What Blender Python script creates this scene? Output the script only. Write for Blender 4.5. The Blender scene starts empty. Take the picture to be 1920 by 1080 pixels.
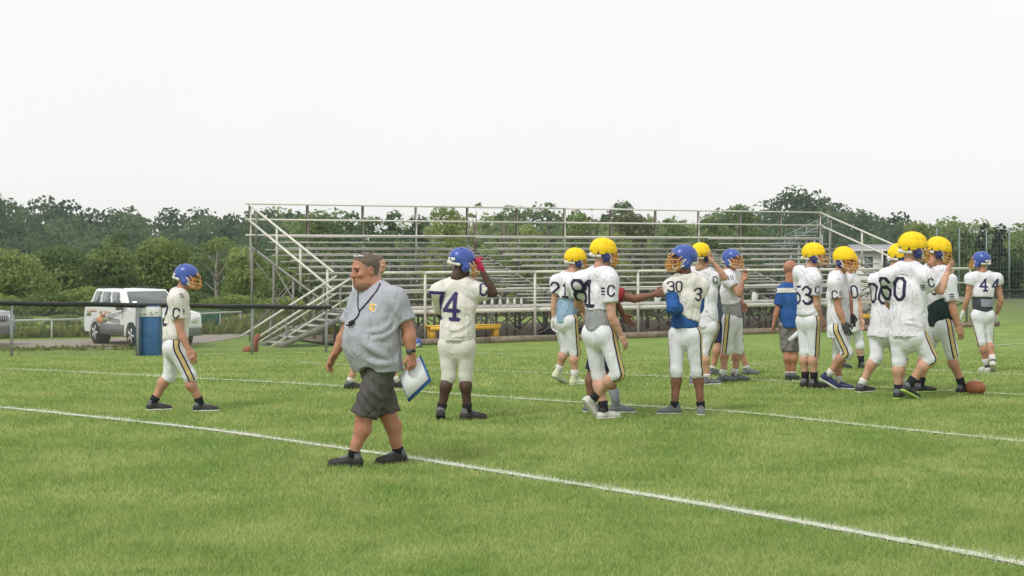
import bpy, bmesh, math, random
import numpy as np
from mathutils import Vector, Matrix
from mathutils.bvhtree import BVHTree

# ------------------------------------------------------------------ camera, sky, sun, exposure
SC = bpy.context.scene
COL = SC.collection
EYE = 1.75            # camera height above the near turf
FOC = 3000.0          # focal length in photo pixels
HOR = 470.0           # horizon row in the photo
cam_d = bpy.data.cameras.new('camera')
cam = bpy.data.objects.new('camera', cam_d); COL.objects.link(cam)
cam.location = (0, 0, EYE); cam.rotation_euler = (math.radians(90), 0, 0)
cam_d.sensor_width = 36.0; cam_d.lens = FOC / 1920 * 36.0
cam_d.shift_y = -(540 - HOR) / 1920.0
cam_d.clip_start = 0.1; cam_d.clip_end = 6000
SC.camera = cam

SUN_EL, SUN_AZ = math.radians(52), math.radians(222)   # azimuth: 0 = ahead of the camera, clockwise
world = bpy.data.worlds.new('World'); SC.world = world; world.use_nodes = True
wn = world.node_tree; wn.nodes.clear()
w_out = wn.nodes.new('ShaderNodeOutputWorld'); w_bg = wn.nodes.new('ShaderNodeBackground')
w_sky = wn.nodes.new('ShaderNodeTexSky'); w_sky.sky_type = 'NISHITA'; w_sky.sun_disc = False
w_sky.sun_elevation = SUN_EL; w_sky.sun_rotation = SUN_AZ
w_scale = wn.nodes.new('ShaderNodeVectorMath'); w_scale.operation = 'SCALE'; w_scale.inputs['Scale'].default_value = 1.0
w_cl = wn.nodes.new('ShaderNodeTexNoise'); w_cl.inputs['Scale'].default_value = 2.2; w_cl.inputs['Detail'].default_value = 5
w_tc = wn.nodes.new('ShaderNodeTexCoord')
w_ramp = wn.nodes.new('ShaderNodeValToRGB')
w_ramp.color_ramp.elements[0].position = 0.3; w_ramp.color_ramp.elements[0].color = (7.6, 7.58, 7.4, 1)
w_ramp.color_ramp.elements[1].position = 0.7; w_ramp.color_ramp.elements[1].color = (7.95, 7.92, 7.78, 1)
w_mix = wn.nodes.new('ShaderNodeMix'); w_mix.data_type = 'RGBA'; w_mix.inputs[0].default_value = 0.95
wn.links.new(w_tc.outputs['Generated'], w_cl.inputs['Vector'])
wn.links.new(w_cl.outputs['Fac'], w_ramp.inputs['Fac'])
wn.links.new(w_sky.outputs[0], w_mix.inputs[6]); wn.links.new(w_ramp.outputs['Color'], w_mix.inputs[7])
wn.links.new(w_mix.outputs[2], w_bg.inputs['Color']); w_bg.inputs['Strength'].default_value = 0.1
wn.links.new(w_bg.outputs[0], w_out.inputs['Surface'])

sun_d = bpy.data.lights.new('sun', 'SUN'); sun_d.energy = 1.5; sun_d.angle = math.radians(11); sun_d.color = (1, 0.98, 0.95)
sun = bpy.data.objects.new('sun', sun_d); COL.objects.link(sun)
to_sun = Vector((math.sin(SUN_AZ) * math.cos(SUN_EL), math.cos(SUN_AZ) * math.cos(SUN_EL), math.sin(SUN_EL)))
sun.rotation_euler = to_sun.to_track_quat('Z', 'Y').to_euler()
sun.location = to_sun * 60

SC.view_settings.view_transform = 'Standard'; SC.view_settings.look = 'None'
SC.view_settings.exposure = 0.38; SC.view_settings.gamma = 1.0
SC.view_settings.use_curve_mapping = False
SC.render.engine = 'CYCLES'
try:
    SC.cycles.use_denoising = True
    SC.cycles.max_bounces = 6; SC.cycles.transparent_max_bounces = 8
except Exception:
    pass

# ------------------------------------------------------------------ small helpers
R = math.radians
rnd = random.Random(7)
rng = np.random.default_rng(11)

def lerp(a, b, t): return a + (b - a) * t
def V(*a): return np.array(a, dtype=float)
def nrm(v): v = np.asarray(v, float); return v / (np.linalg.norm(v) + 1e-12)
def sstep(a, b, x):
    t = np.clip((np.asarray(x, float) - a) / (b - a), 0, 1); return t * t * (3 - 2 * t)

def ground(x, y):
    """height of the terrain: level turf near the camera, falling gently to the stand, a valley, then hills"""
    x = np.asarray(x, float); y = np.asarray(y, float)
    z = -1.07 * sstep(21, 47, y)
    edge = 66 + 26 * sstep(14, 30, x)
    z = z - 5.0 * sstep(edge, edge + 60, y) * (1 - 0.5 * sstep(15, 60, x))
    ridge = 9.0 * sstep(190, 330, y)
    z = z + ridge
    return z

def gz(x, y): return float(ground(x, y))

def hit_ground(px, py):
    D = 20.0
    for _ in range(60):
        X = (px - 960) / FOC * D
        D = 0.5 * D + 0.5 * (EYE - gz(X, D)) * FOC / (py - HOR)
    return V((px - 960) / FOC * D, D, gz((px - 960) / FOC * D, D))

def at(px, py, D): return V((px - 960) / FOC * D, D, EYE - (py - HOR) / FOC * D)

# ------------------------------------------------------------------ materials
MATS = {}
def mat(name, col, rough=0.8, var=0.12, scale=20, bump=0.0, bscale=60, metal=0.0, col2=None, spec=0.3, trans=0.0, dirt=None):
    if name in MATS: return MATS[name]
    m = bpy.data.materials.new(name); m.use_nodes = True
    nt = m.node_tree; b = nt.nodes['Principled BSDF']
    b.inputs['Roughness'].default_value = rough; b.inputs['Metallic'].default_value = metal
    b.inputs['Specular IOR Level'].default_value = spec
    tc = nt.nodes.new('ShaderNodeTexCoord')
    nz = nt.nodes.new('ShaderNodeTexNoise'); nz.inputs['Scale'].default_value = scale; nz.inputs['Detail'].default_value = 6
    nz.inputs['Roughness'].default_value = 0.65
    nt.links.new(tc.outputs['Object'], nz.inputs['Vector'])
    rp = nt.nodes.new('ShaderNodeValToRGB'); e = rp.color_ramp.elements
    e[0].position = 0.3; e[1].position = 0.72
    c2 = col2 or tuple(min(1, c * (1 + var)) for c in col)
    e[0].color = (*[c * (1 - var) for c in col], 1); e[1].color = (*c2, 1)
    nt.links.new(nz.outputs['Fac'], rp.inputs['Fac'])
    last = rp.outputs['Color']
    if dirt:
        n2 = nt.nodes.new('ShaderNodeTexNoise'); n2.inputs['Scale'].default_value = dirt[1]; n2.inputs['Detail'].default_value = 4
        nt.links.new(tc.outputs['Object'], n2.inputs['Vector'])
        r2 = nt.nodes.new('ShaderNodeValToRGB'); r2.color_ramp.elements[0].position = dirt[2]; r2.color_ramp.elements[1].position = dirt[2] + 0.16
        r2.color_ramp.elements[1].color = (dirt[3],) * 3 + (1,)
        nt.links.new(n2.outputs['Fac'], r2.inputs['Fac'])
        mx = nt.nodes.new('ShaderNodeMix'); mx.data_type = 'RGBA'
        nt.links.new(r2.outputs['Color'], mx.inputs[0]); nt.links.new(last, mx.inputs[6]); mx.inputs[7].default_value = (*dirt[0], 1)
        last = mx.outputs[2]
    nt.links.new(last, b.inputs['Base Color'])
    if bump:
        bz = nt.nodes.new('ShaderNodeTexNoise'); bz.inputs['Scale'].default_value = bscale; bz.inputs['Detail'].default_value = 4
        nt.links.new(tc.outputs['Object'], bz.inputs['Vector'])
        bp = nt.nodes.new('ShaderNodeBump'); bp.inputs['Strength'].default_value = bump; bp.inputs['Distance'].default_value = 0.02
        nt.links.new(bz.outputs['Fac'], bp.inputs['Height']); nt.links.new(bp.outputs['Normal'], b.inputs['Normal'])
    MATS[name] = m; return m

def fabric(name, col, col2=None, var=0.05, crease=0.45, cs=6, **k):
    m = mat(name, col, k.pop('rough', 0.88), var, k.pop('scale', 5), col2=col2, **k); nt = m.node_tree; b = nt.nodes['Principled BSDF']
    tc = nt.nodes.new('ShaderNodeTexCoord'); prev = None
    for sc, rot, dist, st in ((cs, (0.5, 0.3, 0.7), 0.035, crease), (cs * 2.3, (-0.6, 0.2, 0.1), 0.014, crease * 0.8)):
        mp = nt.nodes.new('ShaderNodeMapping'); mp.inputs['Scale'].default_value = (1.0, 1.0, 0.42); mp.inputs['Rotation'].default_value = rot
        nz = nt.nodes.new('ShaderNodeTexNoise'); nz.inputs['Scale'].default_value = sc; nz.inputs['Detail'].default_value = 2.5; nz.inputs['Distortion'].default_value = 0.9
        rp = nt.nodes.new('ShaderNodeValToRGB'); e = rp.color_ramp.elements
        e[0].position = 0.34; e[0].color = (0.55, 0.55, 0.55, 1); e[1].position = 0.70; e[1].color = (0.6, 0.6, 0.6, 1)
        for p_, c_ in ((0.47, 0.35), (0.52, 0.0), (0.57, 1.0)):
            x = e.new(p_); x.color = (c_, c_, c_, 1)
        bp = nt.nodes.new('ShaderNodeBump'); bp.inputs['Strength'].default_value = st; bp.inputs['Distance'].default_value = dist
        nt.links.new(tc.outputs['Object'], mp.inputs['Vector']); nt.links.new(mp.outputs[0], nz.inputs['Vector']); nt.links.new(nz.outputs['Fac'], rp.inputs['Fac'])
        nt.links.new(rp.outputs['Color'], bp.inputs['Height'])
        if prev is not None: nt.links.new(prev, bp.inputs['Normal'])
        prev = bp.outputs['Normal']
    nt.links.new(prev, b.inputs['Normal'])
    return m

def leaf_mat(name, c_dark, c_light, trans=0.5):
    """foliage: each leaf clump carries its own tint"""
    m = bpy.data.materials.new(name); m.use_nodes = True; nt = m.node_tree; nt.nodes.clear()
    out = nt.nodes.new('ShaderNodeOutputMaterial')
    at_ = nt.nodes.new('ShaderNodeAttribute'); at_.attribute_name = 'tint'
    rp = nt.nodes.new('ShaderNodeValToRGB'); e = rp.color_ramp.elements
    e[0].color = (*c_dark, 1); e[1].color = (*c_light, 1)
    d = nt.nodes.new('ShaderNodeBsdfDiffuse'); t = nt.nodes.new('ShaderNodeBsdfTranslucent'); mx = nt.nodes.new('ShaderNodeMixShader')
    mx.inputs[0].default_value = trans
    nt.links.new(at_.outputs['Fac'], rp.inputs['Fac'])
    nt.links.new(rp.outputs['Color'], d.inputs['Color']); nt.links.new(rp.outputs['Color'], t.inputs['Color'])
    nt.links.new(d.outputs[0], mx.inputs[1]); nt.links.new(t.outputs[0], mx.inputs[2]); nt.links.new(mx.outputs[0], out.inputs['Surface'])
    MATS[name] = m; return m

# ------------------------------------------------------------------ objects
def tag(o, label=None, cat=None, group=None, kind=None):
    if label: o['label'] = label
    if cat: o['category'] = cat
    if group: o['group'] = group
    if kind: o['kind'] = kind
    return o

def empty(name, loc, label, cat, group=None, rz=0.0):
    o = bpy.data.objects.new(name, None); COL.objects.link(o)
    o.location = loc; o.rotation_euler = (0, 0, rz); o.empty_display_size = 0.2
    return tag(o, label, cat, group)

def np_mesh(name, verts, quads=None, tris=None, smooth=False):
    me = bpy.data.meshes.new(name)
    verts = np.asarray(verts, np.float32)
    loops = []; starts = []; totals = []; s = 0
    for arr, n in ((quads, 4), (tris, 3)):
        if arr is not None and len(arr):
            arr = np.asarray(arr, np.int32).reshape(-1, n)
            loops.append(arr.ravel()); k = len(arr)
            starts.append(s + np.arange(k, dtype=np.int32) * n); totals.append(np.full(k, n, np.int32)); s += k * n
    loops = np.concatenate(loops); starts = np.concatenate(starts); totals = np.concatenate(totals)
    me.vertices.add(len(verts)); me.vertices.foreach_set('co', verts.ravel())
    me.loops.add(len(loops)); me.loops.foreach_set('vertex_index', loops)
    me.polygons.add(len(starts)); me.polygons.foreach_set('loop_start', starts); me.polygons.foreach_set('loop_total', totals)
    if smooth: me.polygons.foreach_set('use_smooth', np.ones(len(starts), bool))
    me.update(calc_edges=True); me.validate()
    return me

def obj(name, me, material, parent=None, loc=None):
    o = bpy.data.objects.new(name, me); COL.objects.link(o)
    if material is not None:
        ms = material if isinstance(material, (list, tuple)) else [material]
        if len(me.materials) == 0:
            for m in ms: me.materials.append(m)
    if parent is not None: o.parent = parent
    if loc is not None: o.location = loc
    return o

class MB:
    """collects boxes, bars and tubes into one mesh"""
    def __init__(s): s.v = []; s.q = []; s.t = []; s.n = 0
    def add(s, v, q=None, t=None):
        v = np.asarray(v, float)
        s.v.append(v)
        if q is not None and len(q): s.q.append(np.asarray(q, int) + s.n)
        if t is not None and len(t): s.t.append(np.asarray(t, int) + s.n)
        s.n += len(v); return s
    def box(s, c, size, M=None):
        h = np.asarray(size, float) / 2
        v = np.array([[x, y, z] for x in (-1, 1) for y in (-1, 1) for z in (-1, 1)]) * h
        if M is not None: v = v @ np.asarray(M).T
        v = v + np.asarray(c, float)
        return s.add(v, [[0, 1, 3, 2], [4, 6, 7, 5], [0, 4, 5, 1], [2, 3, 7, 6], [0, 2, 6, 4], [1, 5, 7, 3]])
    def beam(s, a, b, w, h, up=(0, 0, 1)):
        a = np.asarray(a, float); b = np.asarray(b, float); d = b - a; L = np.linalg.norm(d); d = d / L
        up = np.asarray(up, float)
        if abs(np.dot(up, d)) > 0.98: up = V(0, 1, 0)
        x = nrm(np.cross(d, up)); z = np.cross(x, d)
        return s.box((a + b) / 2, (w, L, h), np.stack([x, d, z], 1))
    def tube(s, pts, r, n=8, cap=True):
        pts = [np.asarray(p, float) for p in pts]; rs = r if hasattr(r, '__len__') else [r] * len(pts)
        rings = []; prev = None
        for i, p in enumerate(pts):
            d = nrm((pts[min(i + 1, len(pts) - 1)] - pts[max(i - 1, 0)]))
            if prev is None:
                ref = V(0, 0, 1) if abs(d[2]) < 0.9 else V(1, 0, 0)
                x = nrm(np.cross(d, ref))
            else:
                x = nrm(prev - d * np.dot(prev, d))
            y = np.cross(d, x); prev = x
            a = np.arange(n) * 2 * math.pi / n
            rings.append(p + rs[i] * (np.cos(a)[:, None] * x + np.sin(a)[:, None] * y))
        v = np.concatenate(rings); q = []
        for i in range(len(pts) - 1):
            for k in range(n):
                q.append([i * n + k, i * n + (k + 1) % n, (i + 1) * n + (k + 1) % n, (i + 1) * n + k])
        t = []
        if cap:
            m = len(v); v = np.concatenate([v, [pts[0], pts[-1]]])
            for k in range(n):
                t.append([m, (k + 1) % n, k]); b = (len(pts) - 1) * n
                t.append([m + 1, b + k, b + (k + 1) % n])
        return s.add(v, q, t)
    def prism(s, poly, a, b, n_axis):
        """poly: list of 3-D points of one face, extruded from offset a to b along n_axis"""
        p = np.asarray(poly, float); n_axis = np.asarray(n_axis, float); k = len(p)
        v = np.concatenate([p + n_axis * a, p + n_axis * b]); t = []; q = []
        for i in range(1, k - 1): t.append([0, i, i + 1]); t.append([k, k + i + 1, k + i])
        for i in range(k): q.append([i, k + i, k + (i + 1) % k, (i + 1) % k])
        return s.add(v, q, t)
    def mesh(s, name, smooth=False, origin=None):
        v = np.concatenate(s.v)
        if origin is not None: v = v - np.asarray(origin, float)
        return np_mesh(name, v, np.concatenate(s.q) if s.q else None, np.concatenate(s.t) if s.t else None, smooth)
    def build(s, name, material, parent=None, smooth=False, origin=None, loc=None):
        return obj(name, s.mesh(name, smooth, origin), material, parent, loc)

def fix_normals(me):
    bm = bmesh.new(); bm.from_mesh(me); bmesh.ops.recalc_face_normals(bm, faces=bm.faces); bm.to_mesh(me); bm.free(); me.update()

def bevel(o, w=0.01, seg=2):
    m = o.modifiers.new('edge', 'BEVEL'); m.width = w; m.segments = seg; m.limit_method = 'ANGLE'; m.angle_limit = R(40)
    return o

# ------------------------------------------------------------------ implicit surfaces (bodies, clothes, helmets)
def surf_nets(F, org, h):
    S = F < 0
    nx, ny, nz = F.shape
    c = [(i, j, k) for i in (0, 1) for j in (0, 1) for k in (0, 1)]
    sl = lambda i, j, k: (slice(i, nx - 1 + i), slice(j, ny - 1 + j), slice(k, nz - 1 + k))
    cnt = sum(S[sl(*a)].astype(np.int8) for a in c)
    mask = (cnt > 0) & (cnt < 8)
    I, Jx, K = np.nonzero(mask)
    if len(I) == 0: return np.zeros((0, 3)), np.zeros((0, 4), int)
    acc = np.zeros((len(I), 3)); num = np.zeros(len(I))
    for a in c:
        for ax in range(3):
            if a[ax] == 1: continue
            b = list(a); b[ax] = 1
            fa = F[I + a[0], Jx + a[1], K + a[2]]; fb = F[I + b[0], Jx + b[1], K + b[2]]
            cr = (fa < 0) != (fb < 0)
            t = np.where(cr, fa / np.where(cr, fa - fb, 1), 0)
            p = np.zeros((len(I), 3)); p[:] = a; p[:, ax] += t
            acc += p * cr[:, None]; num += cr
    verts = (acc / num[:, None] + np.stack([I, Jx, K], 1)) * h + org
    idx = np.full(mask.shape, -1, np.int64); idx[I, Jx, K] = np.arange(len(I))
    quads = []
    for ax in range(3):
        u, w = (ax + 1) % 3, (ax + 2) % 3
        lo = [slice(None)] * 3; hi = [slice(None)] * 3
        lo[ax] = slice(0, F.shape[ax] - 1); hi[ax] = slice(1, F.shape[ax])
        for d in (u, w):
            lo[d] = slice(1, F.shape[d] - 1); hi[d] = slice(1, F.shape[d] - 1)
        A, B = S[tuple(lo)], S[tuple(hi)]
        P = np.argwhere(A != B)
        if not len(P): continue
        sa = A[tuple(P.T)]
        P = P.copy(); P[:, u] += 1; P[:, w] += 1
        def cell(du, dw):
            Q = P.copy(); Q[:, u] -= du; Q[:, w] -= dw; return idx[Q[:, 0], Q[:, 1], Q[:, 2]]
        q = np.stack([cell(1, 1), cell(0, 1), cell(0, 0), cell(1, 0)], 1)
        q[~sa] = q[~sa][:, ::-1]
        quads.append(q)
    return verts, np.concatenate(quads)

class SDF:
    def __init__(s, lo, hi, vox):
        s.h = vox; s.lo = np.asarray(lo, float) - 3 * vox
        n = np.ceil((np.asarray(hi, float) + 3 * vox - s.lo) / vox).astype(int) + 1
        s.ax = [s.lo[i] + np.arange(n[i]) * vox for i in range(3)]
        s.F = np.full(tuple(n), 1.0)
    def _win(s, lo, hi):
        sl = []
        for i in range(3):
            a = max(0, int((lo[i] - s.lo[i]) / s.h)); b = min(len(s.ax[i]), int((hi[i] - s.lo[i]) / s.h) + 2)
            if b <= a: return None, None
            sl.append(slice(a, b))
        g = np.meshgrid(*[s.ax[i][sl[i]] for i in range(3)], indexing='ij')
        return tuple(sl), np.stack(g, -1)
    def _put(s, sl, d, k, op):
        f = s.F[sl]
        if op == 'u':
            h = np.clip(0.5 + 0.5 * (f - d) / k, 0, 1); s.F[sl] = f * (1 - h) + d * h - k * h * (1 - h)
        elif op == 's':
            h = np.clip(0.5 - 0.5 * (f + d) / k, 0, 1); s.F[sl] = f * (1 - h) - d * h + k * h * (1 - h)
    def cone(s, a, b, ra, rb, k=0.03, sq=None, op='u', cuts=()):
        """tapered capsule; sq = (axis, factor) flattens it along axis; cuts = [(point, normal)] planes"""
        a = np.asarray(a, float); b = np.asarray(b, float); rm = max(ra, rb) * 1.05 + k + 2 * s.h
        sl, P = s._win(np.minimum(a, b) - rm, np.maximum(a, b) + rm)
        if sl is None: return s
        Q = P - a; d = b - a
        if sq is not None:
            axs = nrm(sq[0]); f = 1.0 / sq[1] - 1.0
            Q = Q + (Q @ axs)[..., None] * axs * f; d = d + np.dot(d, axs) * axs * f
        t = np.clip((Q @ d) / max(np.dot(d, d), 1e-9), 0, 1)
        r = ra + (rb - ra) * t
        D = np.linalg.norm(Q - t[..., None] * d, axis=-1) - r
        if sq is not None: D = D * min(1.0, 0.5 + 0.5 * sq[1])
        for p0, n0 in cuts: D = np.maximum(D, (P - np.asarray(p0)) @ nrm(n0))
        s._put(sl, D, k, op); return s
    def ell(s, c, r, Rm=None, k=0.03, op='u'):
        c = np.asarray(c, float); r = np.asarray(r, float); rm = r.max() + k + 2 * s.h
        sl, P = s._win(c - rm, c + rm)
        if sl is None: return s
        Q = P - c
        if Rm is not None: Q = Q @ np.asarray(Rm)
        q = Q / r; n = np.linalg.norm(q, axis=-1); g = np.linalg.norm(q / r, axis=-1) + 1e-9
        D = n * (n - 1) / g
        s._put(sl, D, k, op); return s
    def box(s, c, half, rr=0.01, Rm=None, k=0.01, op='u'):
        c = np.asarray(c, float); half = np.asarray(half, float); rm = np.linalg.norm(half) + k + 2 * s.h
        sl, P = s._win(c - rm, c + rm)
        if sl is None: return s
        Q = P - c
        if Rm is not None: Q = Q @ np.asarray(Rm)
        q = np.abs(Q) - (half - rr)
        D = np.linalg.norm(np.maximum(q, 0), axis=-1) + np.minimum(q.max(-1), 0) - rr
        s._put(sl, D, k, op); return s
    def cut(s, p0, n0):
        g = np.meshgrid(*s.ax, indexing='ij'); n0 = nrm(n0)
        D = sum((g[i] - p0[i]) * n0[i] for i in range(3))
        s.F = np.maximum(s.F, D); return s
    def wrinkle(s, amp, freq, seed, aniso=(1, 1, 1)):
        r = np.random.default_rng(seed)
        sel = np.abs(s.F) < 4 * s.h + amp * 3
        P = np.stack([s.ax[i][w] for i, w in enumerate(np.nonzero(sel))], -1) * np.asarray(aniso)
        d = np.zeros(len(P))
        for j in range(6):
            kv = nrm(r.normal(size=3)) * freq * r.uniform(0.6, 1.7); mv = nrm(r.normal(size=3)) * freq * 0.55
            ph = r.uniform(0, 6.28, 2)
            w = np.sin(P @ kv + ph[0] + 1.8 * np.sin(P @ mv + ph[1]))
            d += (1 - 2.0 * np.abs(w) ** 0.7) / (1 + 0.45 * j)
        s.F[sel] -= amp * d / 2.0
        return s
    def mesh(s):
        return surf_nets(s.F, s.lo, s.h)

def lift_mesh(parts):
    """join (verts, quads) lists"""
    v = []; q = []; n = 0
    for a, b in parts:
        if len(a) == 0: continue
        v.append(a); q.append(b + n); n += len(a)
    return np.concatenate(v), np.concatenate(q)
# ------------------------------------------------------------------ terrain
def turf_material(name, blades):
    m = bpy.data.materials.new(name); m.use_nodes = True; nt = m.node_tree; b = nt.nodes['Principled BSDF']
    b.inputs['Roughness'].default_value = 0.75; b.inputs['Specular IOR Level'].default_value = 0.15
    geo = nt.nodes.new('ShaderNodeNewGeometry')
    def noise(scale, det, sy=1.0):
        mp = nt.nodes.new('ShaderNodeMapping'); mp.inputs['Scale'].default_value = (1, sy, 1)
        n = nt.nodes.new('ShaderNodeTexNoise'); n.inputs['Scale'].default_value = scale; n.inputs['Detail'].default_value = det
        nt.links.new(geo.outputs['Position'], mp.inputs['Vector']); nt.links.new(mp.outputs[0], n.inputs['Vector']); return n
    def ramp(src, p0, c0, p1, c1):
        r = nt.nodes.new('ShaderNodeValToRGB'); e = r.color_ramp.elements
        e[0].position = p0; e[0].color = (*c0, 1); e[1].position = p1; e[1].color = (*c1, 1)
        nt.links.new(src, r.inputs['Fac']); return r
    def mix(fac, a, c, mode='MIX'):
        x = nt.nodes.new('ShaderNodeMix'); x.data_type = 'RGBA'; x.blend_type = mode
        if isinstance(fac, float): x.inputs[0].default_value = fac
        else: nt.links.new(fac, x.inputs[0])
        for s, v in ((6, a), (7, c)):
            if isinstance(v, tuple): x.inputs[s].default_value = (*v, 1)
            else: nt.links.new(v, x.inputs[s])
        return x.outputs[2]
    patch = ramp(noise(1.0, 6).outputs['Fac'], 0.36, (0.172, 0.275, 0.055), 0.66, (0.262, 0.348, 0.092))
    dry = ramp(noise(2.2, 6).outputs['Fac'], 0.56, (0, 0, 0), 0.80, (0.3, 0.3, 0.3))
    col = mix(dry.outputs['Color'], patch.outputs['Color'], (0.34, 0.36, 0.13))
    lush = ramp(noise(2.6, 6).outputs['Fac'], 0.54, (0, 0, 0), 0.70, (0.6, 0.6, 0.6))
    col = mix(lush.outputs['Color'], col, (0.12, 0.235, 0.04))
    if blades:
        a = nt.nodes.new('ShaderNodeAttribute'); a.attribute_name = 'tint'
        tr = ramp(a.outputs['Fac'], 0.0, (1.0, 0.95, 1.35), 1.0, (2.5, 2.05, 3.0))
        col = mix(1.0, col, tr.outputs['Color'], 'MULTIPLY')
        pa = nt.nodes.new('ShaderNodeAttribute'); pa.attribute_name = 'paint'
        col = mix(pa.outputs['Fac'], col, (0.80, 0.81, 0.74))
        t = nt.nodes.new('ShaderNodeBsdfTranslucent'); nt.links.new(col, t.inputs['Color'])
        ms = nt.nodes.new('ShaderNodeMixShader'); ms.inputs[0].default_value = 0.45
        out = nt.nodes['Material Output']
        nt.links.new(b.outputs[0], ms.inputs[1]); nt.links.new(t.outputs[0], ms.inputs[2]); nt.links.new(ms.outputs[0], out.inputs['Surface'])
    else:
        fine = ramp(noise(38, 6, 0.8).outputs['Fac'], 0.3, (0.66, 0.68, 0.6), 0.72, (1.12, 1.1, 1.05))
        col = mix(1.0, col, fine.outputs['Color'], 'MULTIPLY')
        # rough meadow and woodland floor farther out
        sep = nt.nodes.new('ShaderNodeSeparateXYZ'); nt.links.new(geo.outputs['Position'], sep.inputs[0])
        mr = nt.nodes.new('ShaderNodeMapRange'); mr.inputs[1].default_value = 62; mr.inputs[2].default_value = 90
        nt.links.new(sep.outputs['Y'], mr.inputs[0])
        col = mix(mr.outputs[0], col, (0.10, 0.13, 0.035))
        bz = noise(70, 4); bp = nt.nodes.new('ShaderNodeBump'); bp.inputs['Strength'].default_value = 0.6; bp.inputs['Distance'].default_value = 0.03
        nt.links.new(bz.outputs['Fac'], bp.inputs['Height']); nt.links.new(bp.outputs['Normal'], b.inputs['Normal'])
    nt.links.new(col, b.inputs['Base Color'])
    return m
M_TURF = turf_material('turf', False)
M_BLADE = turf_material('turf_blades', True)

xs = np.concatenate([np.linspace(-900, -80, 22), np.linspace(-72, 72, 73), np.linspace(80, 900, 22)])
ys = np.concatenate([np.linspace(-40, 15, 12), np.linspace(16, 70, 91), np.linspace(73, 400, 90), np.linspace(430, 3000, 16)])
GX, GY = np.meshgrid(xs, ys, indexing='ij')
gv = np.stack([GX, GY, ground(GX, GY)], -1).reshape(-1, 3)
ii = np.arange(len(xs) * len(ys)).reshape(len(xs), len(ys))
gq = np.stack([ii[:-1, :-1], ii[1:, :-1], ii[1:, 1:], ii[:-1, 1:]], -1).reshape(-1, 4)
tag(obj('ground', np_mesh('ground', gv, gq, smooth=True), M_TURF), kind='structure')

def catmull(pts, n=14):
    pts = [np.asarray(p, float) for p in pts]; P = [2 * pts[0] - pts[1]] + pts + [2 * pts[-1] - pts[-2]]; out = []
    for i in range(1, len(P) - 2):
        for t in np.linspace(0, 1, n, endpoint=False):
            a, b, c, d = P[i - 1], P[i], P[i + 1], P[i + 2]
            out.append(0.5 * (2 * b + (c - a) * t + (2 * a - 5 * b + 4 * c - d) * t * t + (3 * b - a - 3 * c + d) * t ** 3))
    out.append(pts[-1]); return np.array(out)

M_PAINT = mat('line_paint', (0.56, 0.62, 0.42), 0.9, 0.3, 26, col2=(0.82, 0.83, 0.76), bump=0.5, bscale=90)
M_PAINT_WORN = mat('line_paint_worn', (0.26, 0.36, 0.1), 0.9, 0.25, 9, col2=(0.68, 0.71, 0.5), bump=0.5, bscale=90)
LINES = []
def field_line(pix, width, cover, material):
    c = catmull([hit_ground(*p)[:2] for p in pix])
    d = np.gradient(c, axis=0); d /= np.linalg.norm(d, axis=1)[:, None]; nrm2 = np.stack([-d[:, 1], d[:, 0]], 1)
    w = width * (0.5 + 0.12 * np.sin(np.arange(len(c)) * 1.7) * np.sin(np.arange(len(c)) * 0.61))
    k = 0.62
    a = c + nrm2 * (w * k)[:, None]; b = c - nrm2 * (w * k)[:, None]
    v = []
    for p in (a, b): v.append(np.column_stack([p, ground(p[:, 0], p[:, 1]) + 0.012]))
    n = len(c); v = np.concatenate(v)
    q = [[i, n + i, n + i + 1, i + 1] for i in range(n - 1)]
    o = obj('field_line', np_mesh('field_line', v, q), material); tag(o, kind='structure')
    LINES.append((c, width, cover))
field_line([(-250, 742), (0, 765), (200, 786), (400, 808), (660, 845), (780, 862), (1000, 897), (1300, 945), (1620, 1003), (1920, 1060), (2150, 1108), (2500, 1184)], 0.155, 0.95, M_PAINT)
field_line([(-100, 686), (30, 693), (300, 707), (600, 723), (890, 743), (1150, 760), (1370, 773), (1630, 800), (1920, 830), (2100, 850), (2600, 906)], 0.16, 0.95, M_PAINT_WORN)
field_line([(430, 677), (560, 681), (700, 688), (900, 696), (1100, 702), (1300, 709), (1500, 718), (1700, 730), (1920, 742), (2400, 770)], 0.15, 0.7, M_PAINT_WORN)
field_line([(880, 660), (1100, 670), (1400, 683), (1650, 692), (1920, 705)], 0.18, 0.6, M_PAINT_WORN)
field_line([(1840, 651), (1880, 647), (1930, 644)], 0.3, 0.5, M_PAINT_WORN)
field_line([(40, 664), (130, 668), (280, 669), (420, 664), (620, 661)], 0.16, 0.2, M_PAINT_WORN)

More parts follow.
